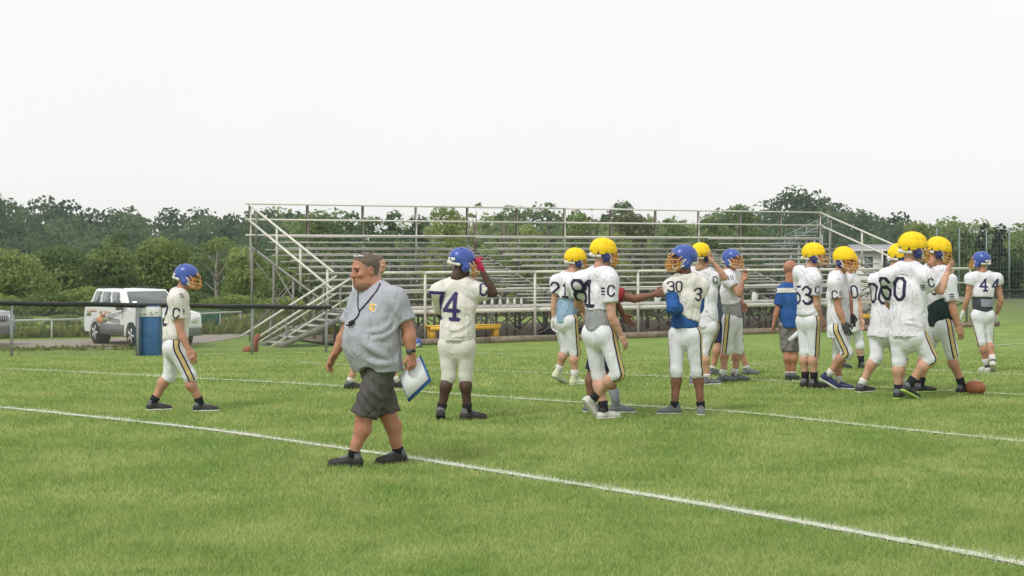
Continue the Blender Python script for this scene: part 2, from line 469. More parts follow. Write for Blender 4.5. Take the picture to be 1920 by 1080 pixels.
# grass blades on the near turf (one mass, nobody could count it)
def blades():
    P = []; W = []; Hh = []
    def zone(y0, y1, dens, w, h, ext):
        area = (y1 - y0) * (0.64 * ext * (y0 + y1) / 2 + 2)
        n = int(area * dens)
        y = np.sqrt(rng.uniform(y0 * y0, y1 * y1, n)); x = rng.uniform(-1, 1, n) * (0.32 * ext * y + 1)
        P.append(np.column_stack([x, y])); W.append(rng.uniform(0.6, 1.4, n) * w); Hh.append(rng.uniform(0.55, 1.35, n) * h)
    zone(7.2, 11, 5200, 0.0055, 0.030, 1.15)
    zone(11, 15, 3000, 0.008, 0.031, 1.1)
    zone(15, 20, 1500, 0.011, 0.031, 1.1)
    zone(20, 27, 700, 0.016, 0.031, 1.1)
    zone(27, 35, 330, 0.02, 0.031, 1.1)
    zone(35, 45, 130, 0.024, 0.031, 1.1)
    def margin(y0, y1, dens, w, h):   # turf on either side of the picture
        n = int((y1 - y0) * 9 * dens); y = rng.uniform(y0, y1, n); s = np.where(rng.random(n) < 0.5, -1, 1)
        P.append(np.column_stack([s * (0.35 * y + 1 + rng.uniform(0, 4.5, n)), y])); W.append(rng.uniform(0.6, 1.4, n) * w); Hh.append(rng.uniform(0.55, 1.35, n) * h)
    margin(6.5, 12, 1500, 0.011, 0.031); margin(12, 20, 700, 0.015, 0.031); margin(20, 40, 200, 0.022, 0.031)
    P = np.concatenate(P); W = np.concatenate(W); Hh = np.concatenate(Hh); n = len(P)
    # taller tufts here and there
    tuft = (np.sin(P[:, 0] * 2.1 + 1.3 * np.sin(P[:, 1] * 1.3)) * np.sin(P[:, 1] * 1.7 + P[:, 0]) > 0.55)
    Hh = Hh * np.where(tuft, 1.2, 1.0)
    paint = np.zeros(n)
    for c, w, cov in LINES:
        o = np.argsort(c[:, 0]); cx = c[o, 0]; cy = c[o, 1]
        f = np.interp(P[:, 0], cx, cy, left=-99, right=-99)
        sl = np.gradient(cy, cx); s_ = np.interp(P[:, 0], cx, sl)
        d = np.abs(P[:, 1] - f) / np.sqrt(1 + s_ * s_) + rng.normal(0, 0.012, n)
        patchy = 0.75 + 0.25 * np.sin(P[:, 0] * 5 + 2 * np.sin(P[:, 0] * 1.9))
        paint = np.maximum(paint, (d < w * 0.56) * (rng.random(n) < cov * patchy) * rng.uniform(0.55, 1, n))
    ang = rng.uniform(0, 6.283, n); lean = rng.normal(0, 0.016, (n, 2))
    z = ground(P[:, 0], P[:, 1])
    dx = np.cos(ang) * W / 2; dy = np.sin(ang) * W / 2
    v = np.empty((n, 3, 3))
    v[:, 0] = np.column_stack([P[:, 0] - dx, P[:, 1] - dy, z]); v[:, 1] = np.column_stack([P[:, 0] + dx, P[:, 1] + dy, z])
    v[:, 2] = np.column_stack([P[:, 0] + lean[:, 0], P[:, 1] + lean[:, 1], z + Hh])
    me = np_mesh('grass', v.reshape(-1, 3), tris=np.arange(3 * n).reshape(-1, 3))
    for nm, val in (('tint', np.clip(rng.random(n) * 0.9 + (rng.random(n) < 0.02) * 0.8, 0, 1.6)), ('paint', paint)):
        a_ = me.attributes.new(nm, 'FLOAT', 'FACE'); a_.data.foreach_set('value', val.astype(np.float32))
    o = obj('grass', me, M_BLADE)
    tag(o, 'short mown green grass of the playing field', 'grass', kind='stuff')
    return n
n_blades = blades()

# ------------------------------------------------------------------ gravel lane on the left
def sheet(name, near, far, material, dz=0.012, nu=6):
    a = catmull([hit_ground(*p)[:2] if len(p) == 2 and abs(p[1]) > 200 else p for p in near]); b = catmull([hit_ground(*p)[:2] if abs(p[1]) > 200 else p for p in far])
    n = max(len(a), len(b)); ra = np.linspace(0, 1, n)
    a = np.column_stack([np.interp(ra, np.linspace(0, 1, len(a)), a[:, i]) for i in (0, 1)])
    b = np.column_stack([np.interp(ra, np.linspace(0, 1, len(b)), b[:, i]) for i in (0, 1)])
    g = np.array([a + (b - a) * t for t in np.linspace(0, 1, nu)])
    v = np.column_stack([g.reshape(-1, 2), ground(g[..., 0], g[..., 1]).ravel() + dz])
    I = np.arange(nu * n).reshape(nu, n)
    q = np.stack([I[:-1, :-1], I[:-1, 1:], I[1:, 1:], I[1:, :-1]], -1).reshape(-1, 4)
    return tag(obj(name, np_mesh(name, v, q), material), kind='structure')
M_GRAVEL = mat('gravel', (0.30, 0.26, 0.225), 0.95, 0.25, 14, bump=0.8, bscale=40, col2=(0.42, 0.37, 0.32), dirt=((0.16, 0.17, 0.07), 1.3, 0.58, 0.6))
sheet('gravel_lane', [(-400, 668), (0, 655), (170, 656), (300, 652), (400, 641), (480, 628), (560, 617)],
      [(-400, 644), (0, 639), (170, 636), (300, 629), (400, 622), (480, 614), (560, 607)], M_GRAVEL)

# ------------------------------------------------------------------ bleacher stand
M_ALU = mat('aluminium_plank', (0.40, 0.395, 0.36), 0.55, 0.15, 2.5, col2=(0.56, 0.55, 0.49), dirt=((0.25, 0.23, 0.2), 5, 0.6, 0.5), bump=0.1)
M_RAIL = mat('painted_rail', (0.64, 0.62, 0.55), 0.45, 0.1, 6, col2=(0.74, 0.72, 0.64), dirt=((0.35, 0.3, 0.24), 7, 0.62, 0.5))
M_STEEL = mat('weathered_steel', (0.21, 0.205, 0.185), 0.6, 0.2, 8, col2=(0.32, 0.31, 0.28), dirt=((0.16, 0.1, 0.06), 4, 0.58, 0.6))
M_RUSTPOST = mat('dark_post', (0.13, 0.10, 0.085), 0.7, 0.3, 10)
BL = empty('bleacher', (-4.75, 47.6, -1.07), 'long aluminium bleacher stand with ten rows behind the players', 'bleacher', rz=R(30))
LEN = 25.4; WALK = 1.07; DEP = 8.45
AISLES = [(7.2, 8.55), (17.9, 19.25)]
SEGS = [(0.35, 7.2), (8.55, 17.9), (19.25, LEN - 0.3)]
for i in range(10):
    y = 1.3 + 0.42 + i * 0.70; z = WALK + 0.2 * i
    for a, b in SEGS:
        jx = rnd.uniform(-0.25, 0.15)
        MB().box(((a + b) / 2 + jx * (a < 1), y + 0.06, z + 0.43), (b - a - 0.1 + jx * 0.4, 0.25, 0.05)).build('seat_plank', M_ALU, BL)
        MB().box(((a + b) / 2, y - 0.26 + 0.1, z - 0.02), (b - a, 0.3, 0.04)).build('foot_plank', M_ALU, BL)
    for a, b in AISLES:
        MB().box(((a + b) / 2, y - 0.12, z - 0.02), (b - a - 0.08, 0.42, 0.04)).build('aisle_step', M_ALU, BL)
        if i < 9: MB().box(((a + b) / 2, y + 0.26, z + 0.09), (b - a - 0.12, 0.26, 0.04)).build('aisle_step', M_ALU, BL)
for k in range(3):
    MB().box((LEN / 2, 0.22 + 0.42 * k, WALK - 0.025), (LEN, 0.38, 0.05)).build('walkway_plank', M_ALU, BL)
MB().box((LEN / 2, 0.0, WALK - 0.12), (LEN, 0.05, 0.13)).build('walkway_fascia', M_RAIL, BL)
bays = np.linspace(0, LEN, 13)
ztop = WALK + 0.2 * 9 + 0.46
for k, x in enumerate(bays):   # back guard posts
    m = MB().box((x, DEP, (ztop + 1.1 + WALK) / 2 + 0.5), (0.05, 0.05, ztop + 1.1 - WALK - 1.0))
    m.build('guard_post', M_RAIL if k % 3 == 0 else M_STEEL, BL)
    MB().box((x - 0.045, DEP + 0.012, ztop + 0.55), (0.035, 0.03, 1.12)).build('post_sleeve', M_RUSTPOST, BL)
for z in (ztop + 0.02, ztop + 0.56, ztop + 1.1):
    for a, b in ((0, LEN / 2 - 0.01), (LEN / 2 + 0.01, LEN)):
        MB().tube([(a - (0.2 if a == 0 else 0), DEP - 0.06, z), (b, DEP - 0.06, z)], 0.032, 8).build('guard_rail', M_RAIL, BL, True)
for sx in (-0.06, LEN + 0.06):   # sloping side guards
    for dz in (0.0, 0.54):
        MB().tube([(sx, DEP, ztop + 1.08 - dz), (sx, 1.25, WALK + 1.09 - dz)], 0.038, 8).build('side_rail', M_RAIL, BL, True)
    for t in (0.08, 0.34, 0.62, 0.92):
        y = lerp(DEP, 1.25, t); zt = lerp(ztop + 1.08, WALK + 1.09, t)
        MB().box((sx + 0.05, y, zt - 0.75), (0.06, 0.06, 1.5)).build('side_post', M_STEEL if t < 0.1 else M_RAIL, BL)
fx = [0.02, 2.4, 6.3, 10.25, 14.1, 18.0, 21.8, LEN - 0.02]
for x in fx: MB().box((x, -0.045, (WALK + 1.1) / 2), (0.07, 0.05, WALK + 1.1)).build('front_post', M_RAIL, BL)
for a, b in zip(fx[:-1], fx[1:]):
    MB().tube([(a + 0.03, -0.045, WALK + 1.08), (b - 0.03, -0.045, WALK + 1.08)], 0.045, 8).build('front_rail', M_RAIL, BL, True)
    MB().tube([(a + 0.03, -0.045, WALK + 0.55), (b - 0.03, -0.045, WALK + 0.55)], 0.028, 8).build('front_rail', M_RAIL, BL, True)
for k, x in enumerate(bays):   # trusses under the seats
    m = MB()
    top = lambda y: WALK + max(0, (y - 1.6)) / 0.70 * 0.2 - 0.06
    for y in (0.15, 1.3, 2.9, 4.6, 6.3, 8.3):
        m.box((x, y, top(y) / 2), (0.06, 0.06, top(y)))
    m.beam((x, 1.3, top(1.3)), (x, DEP, top(DEP)), 0.05, 0.08)
    m.beam((x, 0.1, WALK - 0.1), (x, 1.4, WALK - 0.1), 0.05, 0.08)
    m.beam((x + 0.035, 2.9, 0.1), (x + 0.035, 6.3, top(6.3) - 0.1), 0.03, 0.045)
    m.beam((x - 0.035, 6.3, 0.1), (x - 0.035, 2.9, top(2.9) - 0.1), 0.03, 0.045)
    m.beam((x + 0.035, 8.3, 0.15), (x + 0.035, 4.6, top(4.6) - 0.1), 0.03, 0.045)
    m.build('support_frame', M_STEEL, BL)
    if k < 12:
        x1 = bays[k + 1]
        for y, zt in ((0.2, WALK - 0.15), (4.6, 1.7), (8.3, 2.6)):
            m = MB().beam((x, y, 0.1), (x1, y, zt), 0.025, 0.04); m.beam((x, y + 0.03, zt), (x1, y + 0.03, 0.1), 0.025, 0.04)
            m.build('cross_brace', M_STEEL, BL)
        for f in (0.2, 0.4, 0.6, 0.8):
            MB().box((lerp(x, x1, f) + rnd.uniform(-.15, .15), 1.0, (WALK - 0.06) / 2), (0.05, 0.05, WALK - 0.08)).build('under_post', M_STEEL, BL)
# entry stair at the left end
for k in range(6):
    MB().box((-0.25 - k * 0.36, 0.65, WALK - 0.16 * (k + 1)), (0.34, 1.2, 0.05)).build('stair_tread', M_ALU, BL)
for y in (0.02, 1.28):
    MB().beam((0.0, y, WALK - 0.12), (-2.4, y, -0.02), 0.05, 0.16).build('stair_stringer', M_STEEL, BL)
    MB().tube([(0.05, y, WALK + 0.98), (-3.0, y, 0.30)], 0.034, 8).build('stair_rail', M_RAIL, BL, True)
    MB().tube([(0.05, y, WALK + 0.45), (-2.6, y, 0.02)], 0.024, 8).build('stair_rail', M_RAIL, BL, True)
    for t in (0.15, 0.75):
        MB().box((lerp(0.05, -2.8, t), y, lerp(WALK + 0.95, 0.32, t) / 2), (0.045, 0.045, lerp(WALK + 0.95, 0.32, t))).build('stair_post', M_STEEL, BL)

def bl(x, y, z=0.0):   # stand coordinates to world
    c, s = math.cos(R(30)), math.sin(R(30)); return V(-4.75 + c * x - s * y, 47.6 + s * x + c * y, -1.07 + z)

# pad and timber edging in front of the stand
M_PAD = mat('bark_pad', (0.12, 0.095, 0.07), 1.0, 0.35, 6, bump=1.0, bscale=25, col2=(0.24, 0.2, 0.15))
pv = [bl(-0.6, -0.85), bl(LEN + 0.6, -0.85), bl(LEN + 0.6, 9.5), bl(-0.6, 9.5)]
me = np_mesh('bark_pad', [(p[0], p[1], -1.07 + 0.06) for p in pv], [[0, 1, 2, 3]])
tag(obj('bark_pad', me, M_PAD), kind='structure')
M_TIMBER = mat('timber_edge', (0.22, 0.17, 0.125), 0.95, 0.3, 7, bump=0.5, bscale=18, col2=(0.34, 0.28, 0.21))
KB = empty('timber_edging', bl(12.7, -0.95), 'weathered brown timber edging along the foot of the bleacher stand', 'edging', rz=R(30))
x = -13.4
while x < 13.2:
    L = 2.42; MB().box((x + L / 2, rnd.uniform(-.012, .012), 0.09), (L - 0.03, 0.15, 0.2 + rnd.uniform(-.015, .015))).build('timber', M_TIMBER, KB); x += L

# ------------------------------------------------------------------ yellow benches
M_YEL = mat('yellow_bench_paint', (0.72, 0.42, 0.05), 0.55, 0.1, 5, col2=(0.82, 0.52, 0.08), dirt=((0.35, 0.2, 0.05), 6, 0.64, 0.5))
def bench(loc, rz, L, label):
    t = empty('bench', loc, label, 'bench', 'yellow team benches', rz)
    for k in (-1, 1): MB().box((0, k * 0.085, 0.47), (L, 0.155, 0.04)).build('seat_plank', M_YEL, t)
    for k in (-1, 1): MB().box((0, k * 0.15, 0.395), (L - 0.1, 0.028, 0.11)).build('apron', M_YEL, t)
    for sx in (-1, 1):
        for sy in (-1, 1):
            MB().box((sx * (L / 2 - 0.16), sy * 0.11, 0.225), (0.16, 0.04, 0.45)).build('leg', M_YEL, t)
        MB().box((sx * (L / 2 - 0.16), 0, 0.36), (0.05, 0.2, 0.1)).build('cross_rail', M_YEL, t)
bench(tuple(bl(3.55, -0.38, 0.06)), R(26), 2.45, 'long yellow bench half hidden behind the number 74 player')
bench(tuple(bl(19.6, -0.35, 0.06)), R(30), 2.2, 'yellow bench glimpsed between the players near number 60')

# ------------------------------------------------------------------ small things on and under the stand
M_WHITEPL = mat('white_plastic', (0.74, 0.74, 0.72), 0.4, 0.05, 8)
M_BLUECAP = mat('blue_cap', (0.05, 0.12, 0.4), 0.4, 0.1, 8)
def lathe(prof, n=14):
    m = MB(); a = np.arange(n) * 2 * math.pi / n; v = []
    for r_, z_ in prof: v.append(np.column_stack([np.cos(a) * r_, np.sin(a) * r_, np.full(n, z_)]))
    q = [[i * n + k, i * n + (k + 1) % n, (i + 1) * n + (k + 1) % n, (i + 1) * n + k] for i in range(len(prof) - 1) for k in range(n)]
    m.add(np.concatenate(v), q); return m
def jug(loc, label, h=0.36):
    t = empty('water_jug', loc, label, 'jug', 'white water jugs on the stand')
    s = h / 0.36
    lathe([(0.001, 0), (0.095 * s, 0.0), (0.1 * s, 0.02 * s), (0.1 * s, 0.2 * s), (0.07 * s, 0.27 * s), (0.03 * s, 0.31 * s), (0.028 * s, 0.33 * s)]).build('body', M_WHITEPL, t, True)
    lathe([(0.032 * s, 0.325 * s), (0.032 * s, 0.355 * s), (0.001, 0.358 * s)]).build('cap', M_BLUECAP, t, True)
    MB().tube([(0.08 * s, 0, 0.26 * s), (0.12 * s, 0, 0.25 * s), (0.12 * s, 0, 0.15 * s), (0.095 * s, 0, 0.13 * s)], 0.012 * s, 6).build('handle', M_WHITEPL, t, True)
jug(tuple(bl(11.2, 0.2, WALK)), 'white plastic water jug on the walkway just left of number 30')
jug(tuple(bl(15.3, 0.2, WALK)), 'white plastic water jug on the walkway right of the blue helmet player')
def bottle(loc, i):
    words = ['leftmost', 'second from left', 'third from left', 'fourth from left', 'third from right', 'second from right', 'rightmost']
    t = empty('water_bottle', loc, 'white squeeze bottle on the bleacher walkway, %s of its row beside number 74' % words[i], 'bottle', 'white squeeze bottles lined up on the walkway')
    lathe([(0.001, 0), (0.045, 0), (0.045, 0.17), (0.03, 0.2)], 10).build('body', M_WHITEPL, t, True)
    lathe([(0.034, 0.198), (0.03, 0.225), (0.012, 0.235), (0.01, 0.265), (0.001, 0.266)], 10).build('cap', M_WHITEPL, t, True)
for i in range(7): bottle(tuple(bl(4.35 + i * 0.27 + rnd.uniform(-.04, .04), 0.18, WALK)), i)
M_PANEL = mat('white_board', (0.62, 0.61, 0.57), 0.7, 0.12, 5)
pn = empty('slatted_panel', tuple(bl(5.3, 1.9, 0.06)), 'white slatted panel leaning under the stand behind the bench', 'panel', rz=R(30))
for k in range(6): MB().box((-0.5 + k * 0.21, 0.02 * (k % 2), 0.42), (0.11, 0.025, 0.84)).build('slat', M_PANEL, pn)
for z in (0.14, 0.7): MB().box((0, 0.045, z), (1.3, 0.03, 0.09)).build('cross_rail', M_PANEL, pn)
M_BAG = mat('black_bag', (0.022, 0.022, 0.026), 0.8, 0.3, 12, bump=0.4)
def bag(loc, rz, label, s=1.0):
    g = SDF((-0.4, -0.2, 0), (0.4, 0.2, 0.36), 0.022)
    g.cone((-0.22, 0, 0.14), (0.22, 0, 0.14), 0.14, 0.14, sq=((0, 0, 1), 0.9)); g.wrinkle(0.012, 26, int(abs(loc[0] * 100))); g.cut((0, 0, 0.005), (0, 0, -1))
    v, q = g.mesh(); t = empty('gear_bag', loc, label, 'bag', 'black gear bags under the stand', rz)
    obj('body', np_mesh('bag', v * s, q, smooth=True), M_BAG, t)
    MB().tube([(-0.12, -0.12, 0.2), (-0.1, -0.1, 0.34), (0.1, -0.1, 0.34), (0.12, -0.12, 0.2)], 0.014, 6).build('handle', M_BAG, t, True)
bag(tuple(bl(7.0, 0.3, 0.06)), 0.4, 'black gear bag under the walkway left of the light blue shirt player')
bag(tuple(bl(8.0, 0.2, 0.06)), 0.9, 'black gear bag under the walkway behind the light blue shirt player')

# ------------------------------------------------------------------ fences
M_BLACKPIPE = mat('black_pipe', (0.018, 0.02, 0.019), 0.45, 0.3, 12, spec=0.4)
M_GALV = mat('galvanised', (0.30, 0.32, 0.32), 0.5, 0.12, 12, col2=(0.42, 0.44, 0.44))
M_WIRE = mat('wire', (0.3, 0.31, 0.3), 0.5, 0.1, 10)
def chain_fence(A, B, h, npost, label, posts_at=None):
    A = np.asarray(A, float); B = np.asarray(B, float); L = np.linalg.norm((B - A)[:2]); d = (B - A) / L
    t = empty('chain_link_fence', tuple(A), label, 'fence', 'black railed field fences', math.atan2(d[1], d[0]))
    dz = B[2] - A[2]; zz = lambda x: dz * x / L
    n = int(L / 0.35); pts = [(L * i / n, 0, h + zz(L * i / n) + 0.008 * math.sin(i * 0.9)) for i in range(n + 1)]
    MB().tube(pts, 0.058, 12).build('top_rail', M_BLACKPIPE, t, True)
    for x in (posts_at or np.linspace(0.2, L - 0.2, npost)):
        MB().tube([(x, 0.0, zz(x) - 0.05), (x, 0.0, zz(x) + h - 0.03)], 0.036, 8).build('post', M_GALV, t, True)
    m = MB(); s = 0.075; k = int((L + h) / s)
    for j in range(k):
        for sg in (1, -1):
            x0 = j * s - (h if sg > 0 else 0); x1 = x0 + h * 1.0
            za, zb = (0.03, h - 0.04) if sg > 0 else (h - 0.04, 0.03)
            c0 = max(x0, 0); c1 = min(x1, L)
            if c1 - c0 < 0.05: continue
            f0 = (c0 - x0) / (x1 - x0); f1 = (c1 - x0) / (x1 - x0)
            m.beam((c0, 0.045 + 0.003 * sg, lerp(za, zb, f0) + zz(c0)), (c1, 0.045 + 0.003 * sg, lerp(za, zb, f1) + zz(c1)), 0.0035, 0.0035)
    o = m.build('wire_mesh', M_WIRE, t); o['kind'] = 'stuff'
    return t
fa = hit_ground(-260, 671); fb = hit_ground(620, 661)
L_ = np.linalg.norm((fb - fa)[:2])
def along(px):
    best = min(np.linspace(0, 1, 800), key=lambda t: abs(960 + FOC * lerp(fa, fb, t)[0] / lerp(fa, fb, t)[1] - px)); return best * L_
chain_fence(fa, fb, 1.22, 0, 'chain link fence with thick black pipe rail in front of the lane', [along(-220), along(22), along(258), along(473), L_ - 0.15])
ra = V(17.9, 60.8, gz(17.9, 60.8)); rb = V(32, 63, gz(32, 63))
chain_fence(ra, rb, 1.3, 5, 'chain link fence with black rail behind the number 44 player')

# low silver pipe barrier beyond the lane
M_PIPE = mat('silver_pipe', (0.55, 0.55, 0.52), 0.4, 0.1, 8)
def pipe_barrier(p, q, n, label, h=0.62):
    p = np.asarray(p, float); q = np.asarray(q, float)
    t = empty('pipe_barrier', tuple(p), label, 'barrier', 'silver pipe barriers by the lane'); d = q - p
    MB().tube([(0, 0, h), tuple(d + V(0, 0, h))], 0.035, 8).build('rail', M_PIPE, t, True)
    for f in np.linspace(0.02, 0.98, n): MB().tube([tuple(d * f - V(0, 0, 0.05)), tuple(d * f + V(0, 0, h))], 0.03, 8).build('post', M_PIPE, t, True)
pipe_barrier(hit_ground(-140, 643), hit_ground(176, 634), 5, 'low silver pipe barrier between the cars and the shrubs')
pipe_barrier(hit_ground(372, 622), hit_ground(452, 617), 3, 'short silver pipe barrier right of the leftmost player')

# ------------------------------------------------------------------ blue bin at the fence
M_BIN = mat('blue_bin', (0.035, 0.115, 0.26), 0.6, 0.15, 5, col2=(0.055, 0.16, 0.33))
bp = hit_ground(279, 667.5); s = bp[1] / FOC
t = empty('trash_bin', tuple(bp), 'tall square blue bin with white top band standing at the fence', 'bin', rz=R(3))
bevel(MB().box((0, 0, 0.49), (43 * s, 0.5, 0.98)).build('body', M_BIN, t), 0.015)
MB().box((-0.11, -0.252, 0.5), (0.014, 0.006, 0.86)).build('seam', mat('bin_seam', (0.015, 0.05, 0.13), 0.7), t)
bevel(MB().box((0, 0, 1.105), (43 * s + 0.02, 0.52, 0.245)).build('top_band', M_WHITEPL, t), 0.012)
MB().box((0, 0, 1.245), (43 * s - 0.02, 0.48, 0.034)).build('lid', M_BIN, t)
M_INK = mat('dark_ink', (0.05, 0.05, 0.07), 0.7)
m = MB()
for k in range(22): m.box((rnd.uniform(-.25, .25), -0.2625, rnd.uniform(1.02, 1.1)), (rnd.uniform(.01, .04), 0.004, rnd.uniform(.008, .022)))
m.build('worn_print', M_INK, t)

# rusty red wedge at the fence end
M_RUST = mat('red_rust', (0.30, 0.09, 0.05), 0.85, 0.25, 9, col2=(0.42, 0.15, 0.09))
rp = hit_ground(472, 660)
t = empty('field_marker', tuple(rp), 'rust red upright marker with low round base by the fence post', 'marker')
m = MB(); m.tube([(0.08, 0, 0), (0.09, 0, 0.2), (0.13, 0, 0.36), (0.19, 0, 0.5)], [0.1, 0.095, 0.085, 0.05], 10); m.build('upright', M_RUST, t, True)
g = SDF((-0.3, -0.15, 0), (0.1, 0.15, 0.2), 0.02); g.ell((-0.11, 0, 0.05), (0.14, 0.11, 0.11)); g.cut((0, 0, 0), (0, 0, -1)); v, q = g.mesh()
obj('base_lump', np_mesh('lump', v, q, smooth=True), M_RUST, t)

# ------------------------------------------------------------------ vehicles
M_CARW = mat('white_car_paint', (0.76, 0.78, 0.76), 0.25, 0.03, 3, spec=0.5)
M_CARS = mat('silver_car_paint', (0.42, 0.44, 0.45), 0.3, 0.05, 3, spec=0.5, metal=0.3)
M_CLAD = mat('grey_cladding', (0.16, 0.165, 0.16), 0.6, 0.1, 8)
M_GLASS = mat('car_glass', (0.10, 0.12, 0.12), 0.08, 0.2, 2, spec=0.8)
M_TYRE = mat('tyre_rubber', (0.018, 0.018, 0.018), 0.85, 0.2, 12)
M_RIM = mat('alloy_rim', (0.6, 0.6, 0.6), 0.3, 0.1, 6, metal=0.4)
M_BLK = mat('black_plastic', (0.02, 0.02, 0.02), 0.6, 0.2, 8)
M_LAMP = mat('lamp_glass', (0.75, 0.76, 0.74), 0.1, 0.05, 4, spec=0.8)
def suv(loc, rz, label, paint, graphics):
    """local x = forward, y = left, z up"""
    t = empty('parked_car', loc, label, 'car', 'cars parked on the gravel lane', rz)
    wheel_x = (1.33, -1.33)
    # lower body: side outline with wheel openings, extruded over the width
    def arch(cx, r=0.41, n=9):
        return [(cx + r * math.cos(a), 0.36 + r * math.sin(a)) for a in np.linspace(0.05, math.pi - 0.05, n)]
    low = [(2.16, 0.42), (2.2, 0.62), (2.18, 0.88), (2.08, 1.0), (1.1, 1.1), (-2.05, 1.12), (-2.14, 0.95), (-2.16, 0.5), (-2.1, 0.36)]
    low += [(-1.33 - 0.41, 0.36)] + arch(-1.33)[::-1] + [(-1.33 + 0.41, 0.34)]
    low += [(1.33 - 0.41, 0.34)] + arch(1.33)[::-1] + [(1.33 + 0.41, 0.38)]
    bm = bmesh.new(); sides = []
    for y in (-0.9, 0.9): sides.append([bm.verts.new((a, y, b)) for a, b in low])
    n = len(low)
    for s in sides: bm.faces.new(s)
    for i in range(n): bm.faces.new([sides[0][i], sides[0][(i + 1) % n], sides[1][(i + 1) % n], sides[1][i]])
    bmesh.ops.triangulate(bm, faces=[f for f in bm.faces if len(f.verts) > 4])
    bmesh.ops.recalc_face_normals(bm, faces=bm.faces)
    me = bpy.data.meshes.new('car_body'); bm.to_mesh(me); bm.free()
    bevel(obj('body', me, paint, t), 0.045, 2)
    # cabin
    bot = [(0.98, 0.84), (-2.0, 0.84)]; top = [(0.28, 0.68), (-1.78, 0.68)]; zb, zt = 1.1, 1.66
    vb = [(bot[0][0], -bot[0][1], zb), (bot[0][0], bot[0][1], zb), (bot[1][0], bot[1][1], zb), (bot[1][0], -bot[1][1], zb)]
    vt = [(top[0][0], -top[0][1], zt), (top[0][0], top[0][1], zt), (top[1][0], top[1][1], zt), (top[1][0], -top[1][1], zt)]
    me = np_mesh('cabin', vb + vt, [[3, 2, 1, 0], [4, 5, 6, 7], [0, 1, 5, 4], [1, 2, 6, 5], [2, 3, 7, 6], [3, 0, 4, 7]])
    bevel(obj('cabin', me, paint, t), 0.06, 3)
    def pane(corners, name, off=0.012, material=M_GLASS):
        c = np.asarray(corners, float); nn = nrm(np.cross(c[1] - c[0], c[3] - c[0])); cc = c.mean(0)
        if np.dot(nn, cc - V(-0.6, 0, 1.2)) < 0: nn = -nn
        m = MB(); m.prism(c, off - 0.008, off, nn); return m.build(name, material, t)
    def side_pt(sy, f, h):   # f along the cabin side, h up it
        a = lerp(V(bot[0][0], sy * bot[0][1], zb), V(top[0][0], sy * top[0][1], zt), h); b = lerp(V(bot[1][0], sy * bot[1][1], zb), V(top[1][0], sy * top[1][1], zt), h)
        return lerp(a, b, f)
    for sy in (-1, 1):
        for f0, f1 in ((0.13, 0.38), (0.43, 0.68), (0.73, 0.93)):
            pane([side_pt(sy, f0 + (0.03 if f0 < 0.2 else 0), 0.08), side_pt(sy, f1, 0.08), side_pt(sy, f1, 0.86), side_pt(sy, f0 + (0.02 if f0 < 0.2 else 0), 0.86)], 'window')
        MB().box((0.75, sy * 1.0, 1.17), (0.12, 0.2, 0.17)).build('mirror', M_BLK if not graphics else M_CLAD, t)
        MB().box((-0.05, sy * 0.905, 0.5), (1.75, 0.03, 0.3)).build('side_cladding', M_CLAD, t)
        MB().tube([(0.1, sy * 0.6, zt + 0.05), (-1.6, sy * 0.6, zt + 0.05)], 0.022, 8).build('roof_rail', M_BLK, t, True)
        for dx in (0.36, -0.7): MB().box((dx, sy * 0.905, 0.93), (0.16, 0.03, 0.035)).build('door_handle', paint, t)
    fr = lambda y, h: lerp(V(bot[0][0], y * bot[0][1], zb), V(top[0][0], y * top[0][1], zt), h)
    pane([fr(-0.9, 0.08), fr(0.9, 0.08), fr(0.88, 0.9), fr(-0.88, 0.9)], 'windshield')
    rr = lambda y, h: lerp(V(bot[1][0], y * bot[1][1], zb), V(top[1][0], y * top[1][1], zt), h)
    pane([rr(-0.85, 0.15), rr(0.85, 0.15), rr(0.8, 0.85), rr(-0.8, 0.85)], 'rear_window')
    bevel(MB().box((2.17, 0, 0.46), (0.16, 1.76, 0.24)).build('front_bumper', M_CLAD, t), 0.03)
    bevel(MB().box((-2.15, 0, 0.5), (0.14, 1.76, 0.24)).build('rear_bumper', M_CLAD, t), 0.03)
    gr = MB().box((2.195, 0, 0.8), (0.03, 0.9, 0.17)).build('grille', M_BLK, t)
    for k in range(7): MB().box((2.215, -0.36 + k * 0.12, 0.8), (0.015, 0.05, 0.15)).build('grille_slat', paint, gr)
    for sy in (-1, 1):
        MB().tube([(2.15, sy * 0.66, 0.81), (2.215, sy * 0.66, 0.81)], 0.1, 14).build('headlight', M_LAMP, t, True)
        MB().box((-2.15, sy * 0.78, 0.9), (0.03, 0.16, 0.3)).build('tail_light', mat('tail_red', (0.4, 0.02, 0.02), 0.3), t)
        for wx in wheel_x:
            MB().tube([(wx, sy * 0.55, 0.36), (wx, sy * 0.86, 0.36)], 0.40, 20).build('wheel_arch', M_BLK, t, True)
            w = MB().tube([(wx, sy * 0.68, 0.35), (wx, sy * 0.72, 0.35), (wx, sy * 0.88, 0.35), (wx, sy * 0.91, 0.35)], [0.32, 0.35, 0.35, 0.31], 24).build('wheel', M_TYRE, t, True)
            MB().tube([(wx, sy * 0.86, 0.35), (wx, sy * 0.913, 0.35)], [0.235, 0.225], 20).build('rim', M_BLK, w, True)
            for k in range(5):
                a = k * 2 * math.pi / 5; MB().beam((wx, sy * 0.918, 0.35), (wx + 0.22 * math.cos(a), sy * 0.918, 0.35 + 0.22 * math.sin(a)), 0.07, 0.014, (0, 1, 0)).build('spoke', M_RIM, w)
